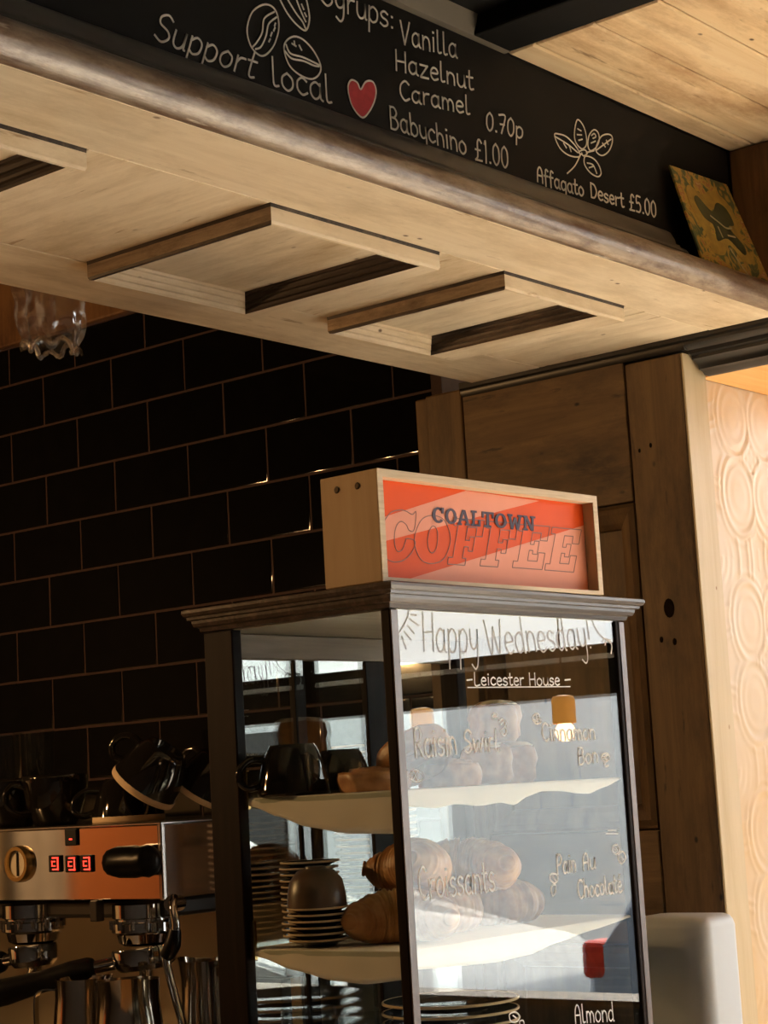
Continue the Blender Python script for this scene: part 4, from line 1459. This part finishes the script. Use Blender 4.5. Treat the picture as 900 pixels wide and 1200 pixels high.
    link_mesh('wand_joint', tube(bmesh.new(), [(1.905, 1.965, 1.404), (1.88, 1.957, 1.404)], .011, 14), M['steel'], w, smooth=40)
    return t
M['splash'] = plain('satin_steel_splash', (0.34, 0.30, 0.23), 0.32, metal=0.9, var=0.06, scale=8)
machine()

# portafilters locked into the group heads
def portafilter_proto():
    t = thing('portafilter', '', 'portafilter', (0, 0, 0))
    link_mesh('basket', lathe(bmesh.new(), [(0, .030), (.036, .030), (.0375, .026), (.0365, .006), (.030, -.002), (.012, -.006), (0, -.006)], 32), M['chrome'], t, smooth=30)
    bm = tube(bmesh.new(), [(-.034, 0, .012), (-.060, 0, .010)], [.010, .009], 16)
    link_mesh('neck', bm, M['chrome'], t, smooth=30)
    bm = tube(bmesh.new(), [(-.058, 0, .010), (-.064, 0, .0095), (-.085, 0, .006), (-.12, 0, .001), (-.165, 0, -.006), (-.180, 0, -.009), (-.184, 0, -.010)], [.011, .0165, .018, .0155, .0195, .018, .010], 20, smooth_path=4)
    link_mesh('handle', bm, M['bakelite'], t, smooth=40)
    bm = bmesh.new()
    for s in (-1, 1):
        tube(bm, [(0, 0, -.004), (0, s * .010, -.016), (0, s * .017, -.024), (0, s * .018, -.034)], [.008, .0075, .007, .006], 12, smooth_path=3)
    link_mesh('spout', bm, M['chrome'], t, smooth=40)
    return t
pf = portafilter_proto()
pf.location = (1.93, 2.066, ZM0 - .098)
pf.rotation_euler = (0, math.radians(-5), math.radians(-51.7))
pf.scale = (1.25, 1.1, 1.0)
pf['label'] = 'portafilter in the right group head with a long black handle reaching to the left'
pf['group'] = 'portafilters in the coffee machine'
dup(pf, (1.93, 2.312, ZM0 - .098), (0, math.radians(-4), math.radians(-80)), 'portafilter in the left group head, its handle turned out of the picture')

# milk jugs
def jug_proto():
    t = thing('milk_jug', '', 'jug', (0, 0, 0))
    def warp(r, z, q):
        k = max(0, (z - .085) / .035)
        d = math.cos(q - math.pi / 2)
        return r * (1 + .22 * k * max(0, d) ** 5), z + .004 * k * max(0, d) ** 5
    link_mesh('body', lathe(bmesh.new(), [(0, 0), (.040, 0), (.043, .003), (.0435, .05), (.040, .08), (.0375, .10), (.0385, .12), (.0372, .12), (.0362, .10), (.0388, .08), (.042, .05), (.041, .005), (0, .004)], 44, warp=warp), M['jug_steel'], t, smooth=30)
    bm = bmesh.new()
    pts = [(0, -.036, .108), (0, -.052, .109), (0, -.066, .104), (0, -.069, .085), (0, -.067, .05), (0, -.061, .030), (0, -.054, .029)]
    P = [Vector(p) for p in pts]
    path = []
    for i in range(len(P) - 1):
        for k in range(5):
            path.append(cr(P[max(i - 1, 0)], P[i], P[i + 1], P[min(i + 2, len(P) - 1)], k / 5))
    path.append(P[-1])
    rows = []
    for i, p in enumerate(path):
        d = (path[min(i + 1, len(path) - 1)] - path[max(i - 1, 0)]).normalized()
        nn = Vector((1, 0, 0)).cross(d)
        rows.append([bm.verts.new(p + Vector((sx * .0085, 0, 0)) + nn * sn * .001) for sx, sn in ((-1, -1), (1, -1), (1, 1), (-1, 1))])
    for i in range(len(rows) - 1):
        for k in range(4):
            bm.faces.new((rows[i][k], rows[i][(k + 1) % 4], rows[i + 1][(k + 1) % 4], rows[i + 1][k]))
    bm.faces.new(rows[0][::-1])
    bm.faces.new(rows[-1])
    link_mesh('handle', bm, M['jug_steel'], t, smooth=40)
    return t
M['jug_steel'] = plain('jug_steel', (0.62, 0.54, 0.44), 0.13, metal=1.0, var=0.04)
jg = jug_proto()
ZJ = ZC + .1065
JG = 'steel milk jugs on the drip tray'
jg.location = (1.84, 2.102, ZJ + .0)
jg.rotation_euler = (0, 0, math.radians(-150))
jg.scale = (1, 1, 1.24)
jg['label'] = 'tall steel milk jug with its handle to the left under the long portafilter handle'
jg['group'] = JG
dup(jg, (1.80, 1.963, ZJ), (0, 0, math.radians(135)), 'steel milk jug with its handle facing the room left of the steam wand', (1.12, 1.12, 1.28))
dup(jg, (2.0, 1.985 + .03, ZJ), (0, 0, math.radians(20)), 'dark steel milk jug half hidden behind the steam wand', (.9, .9, 1.32))

# ---- cups
def cup_proto(rim='clay'):
    t = thing('coffee_cup', '', 'cup', (0, 0, 0))
    R, H = .043, .060
    prof = [(0, .006), (.020, .006), (.022, 0), (.0265, 0), (.030, .006), (.037, .022), (.0415, .042), (R, H - .008), (R - .0035, H - .008), (.038, .042), (.033, .022), (.024, .010), (0, .009)]
    link_mesh('bowl', lathe(bmesh.new(), prof, 64), M['glaze'], t, smooth=70)
    link_mesh('rim', lathe(bmesh.new(), [(R, H - .0085), (R + .0006, H - .004), (R, H - .0005), (R - .0012, H), (R - .003, H - .001), (R - .0038, H - .004), (R - .0036, H - .0085)], 44, close=True), M[rim], t, smooth=60)
    if rim == 'clay':
        t.children[-1]['label'] = 'pale unglazed rim'
    bm = tube(bmesh.new(), [(.039, 0, .045), (.054, 0, .049), (.064, 0, .040), (.062, 0, .026), (.050, 0, .016), (.034, 0, .016)], [.0052, .0045, .0045, .0045, .0045, .0055], 12, smooth_path=5)
    link_mesh('handle', bm, M['glaze'], t, smooth=40)
    return t
cp = cup_proto()
KG = 'black coffee cups on the machine top'
zt = ZM1 + .0005
PI = math.pi
# plain black mugs standing upright at the left
mg = cup_proto('glaze')
mg.location = (1.985, 2.315, zt)
mg.rotation_euler = (0, 0, math.radians(150))
mg.scale = (1.2, 1.2, 1.30)
mg['label'] = 'plain black upright cup with left-facing handle, second from the left on the machine'
mg['group'] = KG
dup(mg, (2.0, 2.44, zt), (0, 0, math.radians(100)), 'upright plain black cup cut by the left picture edge on the machine', (1.2, 1.2, 1.28))
def pose(mouth, handle):
    """rotation whose local +Z (towards the mouth) is mouth and whose handle side (+X) leans to handle"""
    z = mouth.normalized()
    x = (handle - z * handle.dot(z)).normalized()
    y = z.cross(x)
    return Matrix((x, y, z)).transposed().to_euler()
IR, IU, IV = RX, -RD, RF
# upside-down cup with pale rim flat on the tray
sc = 1.28
cp.location = (2.015, 2.182, zt + .060 * sc * .86)
cp.rotation_euler = pose(Vector((0, 0, -1)), Vector((-.75, .66, 0)))
cp.scale = (sc, sc, sc * .86)
cp['label'] = 'upside-down black cup with pale rim flat on the machine beside the tilted cup'
cp['group'] = KG
def tilted(centre, deg, away, hdeg, scl, lab):
    """a cup whose mouth is seen edge-on; the mouth line falls to the right by deg"""
    a = math.radians(deg)
    m = -(IR * math.sin(a)) - IU * math.cos(a) + IV * away
    h = -(IR * math.cos(a)) + IU * math.sin(a) + IV * math.sin(math.radians(hdeg))
    e = pose(m, h)
    mw = m.normalized()
    return dup(cp, centre - mw * .060 * scl, e, lab, scl)
tilted(Vector((1.975, 2.108, zt + .047)), 33, .10, 20, 1.22, 'tilted black cup showing a broad pale rim, resting across the upside-down cup')
tilted(Vector((2.060, 2.068, zt + .034)), 28, .12, 60, 1.10, 'tilted black cup just left of the cabinet frame')
# two cups upside down on the upper cabinet shelf
for loc, h, sc2, lab in (((1.683, 1.535, SH1 + .0018), Vector((-.75, .66, 0)), 1.0, 'upside-down black cup on the upper cabinet shelf nearest the left frame'),
                         ((1.795, 1.557, SH1 + .0018), Vector((.8, .5, 0)), .88, 'upside-down black cup on the upper cabinet shelf beside the pastry')):
    d = dup(mg, (loc[0], loc[1], loc[2] + .060 * sc2), pose(Vector((0, 0, -1)), h), lab, sc2)
    d['group'] = 'black cups on the upper cabinet shelf'

# ---- tall tumblers behind the cups
def tumbler_proto():
    o = link_mesh('glass_tumbler', lathe(bmesh.new(), [(0, 0), (.028, 0), (.030, .002), (.036, .16), (.0345, .16), (.0285, .010), (0, .008)], 32), M['tumbler'], None, smooth=30)
    o['category'] = 'glass'
    return o
tb = tumbler_proto()
GG = 'tall clear glasses behind the cups'
place_mesh(tb, True, (2.17, 2.67, zt), (0, 0, 0), 'tall clear glass at the left picture edge behind the cups', GG, 1.0)
place_mesh(tb, False, (2.175, 2.590, zt), (0, 0, 0), 'tall clear glass behind the cups, right of the one at the picture edge', GG, 1.0)

# ---- plates and saucers on the back counter right of the machine
def plate_proto(name, cat, R):
    t = thing(name, '', cat, (0, 0, 0))
    link_mesh('dish', lathe(bmesh.new(), [(0, .002), (R * .45, .002), (R * .47, 0), (R * .54, 0), (R * .58, .003), (R - .002, .0098), (R - .002, .0128), (R * .6, .0062), (R * .5, .0045), (0, .0045)], 48), M['glaze'], t, smooth=30)
    link_mesh('rim', lathe(bmesh.new(), [(R - .0021, .0096), (R, .0100), (R + .0006, .0116), (R, .0130), (R - .0021, .0130)], 48, close=True), M['clay'], t, smooth=60, label='pale unglazed rim')
    return t
def stack(proto, first, x, y, z, n, pitch, what, group, scale=1.0, sz=1.0):
    for k in range(n):
        lab = ('lowest ' if k == 0 else 'topmost ' if k == n - 1 else '') + what
        if first and k == 0:
            proto.location = (x, y, z)
            proto.scale = (scale, scale, sz)
            proto['label'] = lab
            proto['group'] = group
        else:
            r = dup(proto, (x + random.uniform(-.0015, .0015), y + random.uniform(-.0015, .0015), z + k * pitch), (0, 0, random.uniform(0, 6)), lab, (scale, scale, sz))
            r['group'] = group
M['brown_glaze'] = plain('brown_glaze', (0.10, 0.055, 0.028), 0.35, var=0.15)
plate = plate_proto('saucer', 'saucer', .062)
# a plinth shelf carries the stacks at the end of the machine
ZP = 1.3
t = thing('plate_shelf', 'dark shelf behind the cabinet carrying the stacks of saucers', 'shelf', (2.2, 1.86, ZC))
link_mesh('board', B(1.93, 2.405, 1.79, 1.925, 1.300, 1.315, .002), M['mahogany'], t)
link_mesh('leg', B(1.94, 1.96, 1.81, 1.91, ZC + .0005 - .0, 1.300, .002), M['mahogany'], t)
link_mesh('leg', B(2.37, 2.39, 1.81, 1.91, ZC + .0005, 1.300, .002), M['mahogany'], t)
stack(plate, True, 1.690, 1.512, SH2 + .0018, 6, .0072, 'black saucer in the short stack on the lower cabinet shelf', 'saucers in the short stack', .58, .72)
stack(plate, False, 1.745, 1.572, SH2 + .0018, 13, .0072, 'black saucer in the taller stack on the lower cabinet shelf', 'saucers in the cabinet stack', .58, .72)
bw = link_mesh('bowl', lathe(bmesh.new(), [(0, .046), (.012, .046), (.013, .0435), (.022, .041), (.031, .030), (.0345, .014), (.035, 0), (.0335, 0), (.033, .014), (.0295, .028), (.021, .0385), (0, .0405)], 40), M['brown_glaze'], None, smooth=40)
bw.location = (1.688, 1.512, SH2 + .0020 + 5 * .0072 + .0096)
tag(bw, 'brown bowl turned upside down on the short saucer stack in the cabinet', 'bowl')
stack(plate, False, 2.215, 1.858, 1.3155, 30, .0098, 'black saucer with pale rim in the tall stack by the cabinet post', 'saucers in the tall stack', 1.0)

# plates at the bottom of the cabinet
dinner = plate_proto('plate', 'plate', .085)
zb = ZC + .0475
stack(dinner, True, 1.90, 1.49, zb, 15, .0125, 'dark plate with pale rim in the stack at the bottom of the cabinet', 'plates at the bottom of the cabinet')
place_mesh(tb, False, (1.70, 1.545, zb), (0, 0, 0), 'clear glass standing low in the cabinet nearest the left post', 'clear glasses at the bottom of the cabinet', (.9, .9, 1.25))
place_mesh(tb, False, (1.715, 1.47, zb), (0, 0, 0), 'clear glass standing low in the cabinet in front of the other', 'clear glasses at the bottom of the cabinet', (.9, .9, 1.2))

# ================================================================ PALE PLASTIC CASING right of the cabinet
def casing():
    t = thing('plastic_casing', 'pale grey rounded plastic appliance casing standing right of the cabinet', 'appliance', (2.25, 1.35, ZC))
    bm = bmesh.new()
    x0, x1, y0, y1 = 2.205, 2.296, 1.300, 1.42
    r = .018
    pts = []
    for cx, cy, a0 in ((x1 - r, y1 - r, 0), (x0 + r, y1 - r, 90), (x0 + r, y0 + r, 180), (x1 - r, y0 + r, 270)):
        for k in range(9):
            a = math.radians(a0 + 90 * k / 8)
            pts.append((cx + r * math.cos(a), cy + r * math.sin(a)))
    lev = [(0, ZC + .001), (0, 1.342), (.0018, 1.349), (.005, 1.354), (.010, 1.3565)]
    rings = []
    mx, my = (x0 + x1) / 2, (y0 + y1) / 2
    for ins, z in lev:
        rings.append([bm.verts.new((mx + (a - mx) * (1 - ins / .045), my + (b - my) * (1 - ins / .06), z)) for a, b in pts])
    n = len(pts)
    for i in range(len(rings) - 1):
        for k in range(n):
            bm.faces.new((rings[i][k], rings[i][(k + 1) % n], rings[i + 1][(k + 1) % n], rings[i + 1][k]))
    bm.faces.new(rings[0][::-1])
    bm.faces.new(rings[-1])
    link_mesh('shell', bm, M['casing'], t, smooth=50)
    bm = bmesh.new()
    box(bm, x0 + .006, x1 - .006, y0 + .006, y1 - .006, ZC, ZC + .004)
    link_mesh('foot', bm, M['bakelite'], t)
    return t
casing()

# ================================================================ CLEAR PLASTIC BAG hanging behind the canopy
def bag():
    t = thing('plastic_bag', 'crumpled clear plastic bag hanging behind the canopy over the bar', 'bag', (1.60, 1.83, 2.30))
    bm = bmesh.new()
    n, m = 40, 26
    rings = []
    for j in range(m + 1):
        f = j / m
        z = 2.300 - .166 * f
        rad = .040 * (0.30 + .95 * min(1, f * 2.2)) * (1 - .16 * max(0, f - .55) / .45)
        ring = []
        for k in range(n):
            q = 2 * math.pi * k / n
            fold = .12 * math.sin(5 * q + 2 * f) + .08 * math.sin(9 * q - 5 * f)
            p = Vector((math.cos(q) * rad * (1 + fold), math.sin(q) * rad * .62 * (1 + fold), 0))
            amp = .004 + .010 * max(0, f - .72) / .28
            w = mnoise.noise(Vector((p.x * 55, p.y * 55, z * 60))) * amp
            p += Vector((math.cos(q), math.sin(q), 0)) * w
            zz = z + (mnoise.noise(Vector((math.cos(q) * 3, math.sin(q) * 3, 5))) * .010 + .006 * math.sin(7 * q)) * max(0, f - .7) / .3
            ring.append(bm.verts.new((1.597 + p.x + .004 * math.sin(f * 3), 1.845 + p.y, zz)))
        rings.append(ring)
    for j in range(m):
        for k in range(n):
            bm.faces.new((rings[j][k], rings[j][(k + 1) % n], rings[j + 1][(k + 1) % n], rings[j + 1][k]))
    bm.faces.new(rings[0])
    o = link_mesh('film', bm, M['film'], t, smooth=25)
    bm = bmesh.new()
    pts = []
    for k in range(n + 1):
        v = rings and None
    # gathered hem
    hem = []
    for k in range(60):
        q = 2 * math.pi * k / 60
        rr = .0385 * (1 + .10 * math.sin(5 * q + 2) + .08 * math.sin(9 * q - 5))
        hem.append(Vector((1.5975 + math.cos(q) * rr, 1.845 + math.sin(q) * rr * .62, 2.136 + .006 * math.sin(7 * q) + .005 * math.sin(3 * q + 1))))
    tube(bm, hem + [hem[0]], [.0022 + .0016 * abs(math.sin(k * 1.7)) for k in range(61)], 7)
    link_mesh('hem', bm, M['film_hem'], t, smooth=20)
    bm = tube(bmesh.new(), [(1.597, 1.845, 2.298), (1.597, 1.842, 2.33), (1.597, 1.80, 2.345), (1.597, 1.772, 2.33), (1.597, 1.760, 2.2225)], .002, 8, smooth_path=5)
    link_mesh('string', bm, M['clay'], t)
    return t
M['film_hem'] = pane('crumpled_film', 0.30, (0.75, 0.66, 0.55), 0.18, haze=0.15)
bag()

# ================================================================ OUTSIDE and out of frame: what the glass and chrome mirror
struct('floor_street', B(5.72, 16, -16, 8, -.25, -.12), M['street'])
struct('wall_facade', B(10.6, 11.2, -14, 6, -.12, 2.35), M['facade'])
struct('floor_pavement', B(9.6, 10.6, -16, 8, -.12, 0.0), M['paving'])
bm = bmesh.new()
for y in (-9.5, -7.0, -1.9, 1.6):
    box(bm, 10.56, 10.6, y - .5, y + .5, .8, 2.0)
struct('window_2', bm, M['dark_steel'])
def car(name, label, y_rear, colour, sgn):
    t = thing(name, label, 'car', (7.6, y_rear, -.12))
    m = plain('car_paint_' + name, colour, 0.25, var=0.01, coat=0.6)
    prof = [(0.05, .35), (.0, .55), (.03, .85), (.10, .92), (.42, 1.36), (.75, 1.42), (1.9, 1.42), (2.7, .98), (3.7, .86), (3.98, .68), (4.0, .35), (3.6, .22), (.4, .22)]
    f = lambda a, b, x: Vector((x, y_rear + sgn * a, -.12 + b))
    bm = extrude_profile(bmesh.new(), prof, f, 6.8, 8.45)
    bmesh.ops.bevel(bm, geom=list(bm.edges), offset=.06, segments=3, profile=.5, affect='EDGES')
    link_mesh('body', bm, m, t, smooth=40)
    win = [(.34, .95), (.55, 1.30), (1.75, 1.31), (2.30, .98)]
    for x in (6.79, 8.44):
        link_mesh('side_window', extrude_profile(bmesh.new(), win, f, x, x + .02), M['glaze'], t)
    for a in (.75, 3.25):
        for x in (6.80, 8.25):
            bm = lathe(bmesh.new(), [(0, .2), (.2, .2), (.21, .19), (.31, .2), (.33, .17), (.33, .03), (.31, 0), (0, 0)], 28)
            bmesh.ops.transform(bm, matrix=Matrix.Translation((x, y_rear + sgn * a, .21)) @ Matrix.Rotation(math.radians(90), 4, 'Y'), verts=bm.verts)
            link_mesh('wheel', bm, M['bakelite'], t, smooth=30)
    for x in (6.79, 8.30):
        link_mesh('tail_light', B(x, x + .16, y_rear + .02, y_rear + .14, .70, .86, .03), M['tail'], t)
    return t
M['tail'] = plain('red_tail_lens', (0.75, 0.05, 0.03), 0.2, var=0.1)
car('car', 'pale blue parked car with red tail lights mirrored in the right of the cabinet glass', -1.95, (0.42, 0.52, 0.66), 1)
car('car', 'white parked car mirrored in the left of the cabinet glass', -6.75, (0.78, 0.78, 0.76), 1)

M['amber'] = emit('amber_glass', (0.85, 0.36, 0.06), 2.0)
def pendant(name, label, loc, power, ztop, shade_r=.07, amber=None):
    t = thing(name, label, 'lamp', loc)
    x, y, z = loc
    link_mesh('cord', tube(bmesh.new(), [(x, y, z + .10), (x, y, ztop)], .003, 8), M['bakelite'], t)
    if amber:
        link_mesh('shade', lathe(bmesh.new(), [(.012, .050), (.03, .046), (shade_r, .036), (shade_r, -.036), (shade_r - .004, -.036), (shade_r - .004, .032), (.012, .042)], 32, x, y, z, close=True), amber, t, smooth=30)
    else:
        link_mesh('shade', lathe(bmesh.new(), [(.018, .11), (.02, .085), (shade_r, .0), (shade_r - .003, .0), (.017, .083), (.015, .11)], 32, x, y, z, close=True), M['brass'], t, smooth=30)
    k = .42 if amber else 1
    link_mesh('bulb', lathe(bmesh.new(), [(a * k, b * k) for a, b in [(0, -.035), (.018, -.028), (.028, -.008), (.026, .012), (.014, .04), (.013, .07), (0, .07)]], 24, x, y, z), M['bulb'], t, smooth=60)
    l = bpy.data.lights.new('bulb_light', 'POINT')
    l.energy = power
    l.color = (1.0, 0.55, 0.22)
    l.shadow_soft_size = .03
    o = bpy.data.objects.new('bulb_light', l)
    COL.objects.link(o)
    o.parent = t
    o.location = (0, 0, -.06)
    return t
M['bulb'] = emit('warm_filament', (1.0, 0.55, 0.2), 9)
pendant('pendant_lamp', 'warm pendant bulb over the bar left of the picture', (1.05, 2.75, 2.0), 23, 2.95)
pendant('pendant_lamp', 'warm pendant bulb over the bar deeper behind the first', (0.75, 3.35, 2.0), 23, 2.95)
pendant('pendant_lamp', 'amber pendant by the street window mirrored in the cabinet glass', (4.8, -0.574, 1.742), 1, 2.95, .036, M['amber'])
# added patches and cloth standing in for the barista, seen only in the chrome
struct('mirror_patch_orange', B(-.25, .26, 4.06, 4.10, 1.15, 1.55), M['orange_patch'])
struct('mirror_patch_cream', B(.52, 1.3, 4.06, 4.10, 1.15, 1.55), M['cream_patch'])
def shirt_stand_in():
    bm = bmesh.new()
    n, m = 30, 20
    g = []
    for i in range(n + 1):
        row = []
        for j in range(m + 1):
            u, v = i / n, j / m
            row.append(bm.verts.new((.31 + .19 * u, 4.03 + .018 * math.sin(u * 17) * (.4 + .6 * (1 - v)), 1.0 + .56 * v)))
        g.append(row)
    for i in range(n):
        for j in range(m):
            bm.faces.new((g[i][j], g[i + 1][j], g[i + 1][j + 1], g[i][j + 1]))
    o = link_mesh('shirt_stand_in', bm, M['grey_stand_in_cloth'], None, smooth=60)
    tag(o, 'added grey cloth standing in for the barista shirt mirrored in the chrome', 'shirt_stand_in')
    o.modifiers.new('solid', 'SOLIDIFY').thickness = .004
M['grey_stand_in_cloth'] = plain('grey_stand_in_cloth', (0.42, 0.42, 0.43), 0.9, var=0.08)
shirt_stand_in()
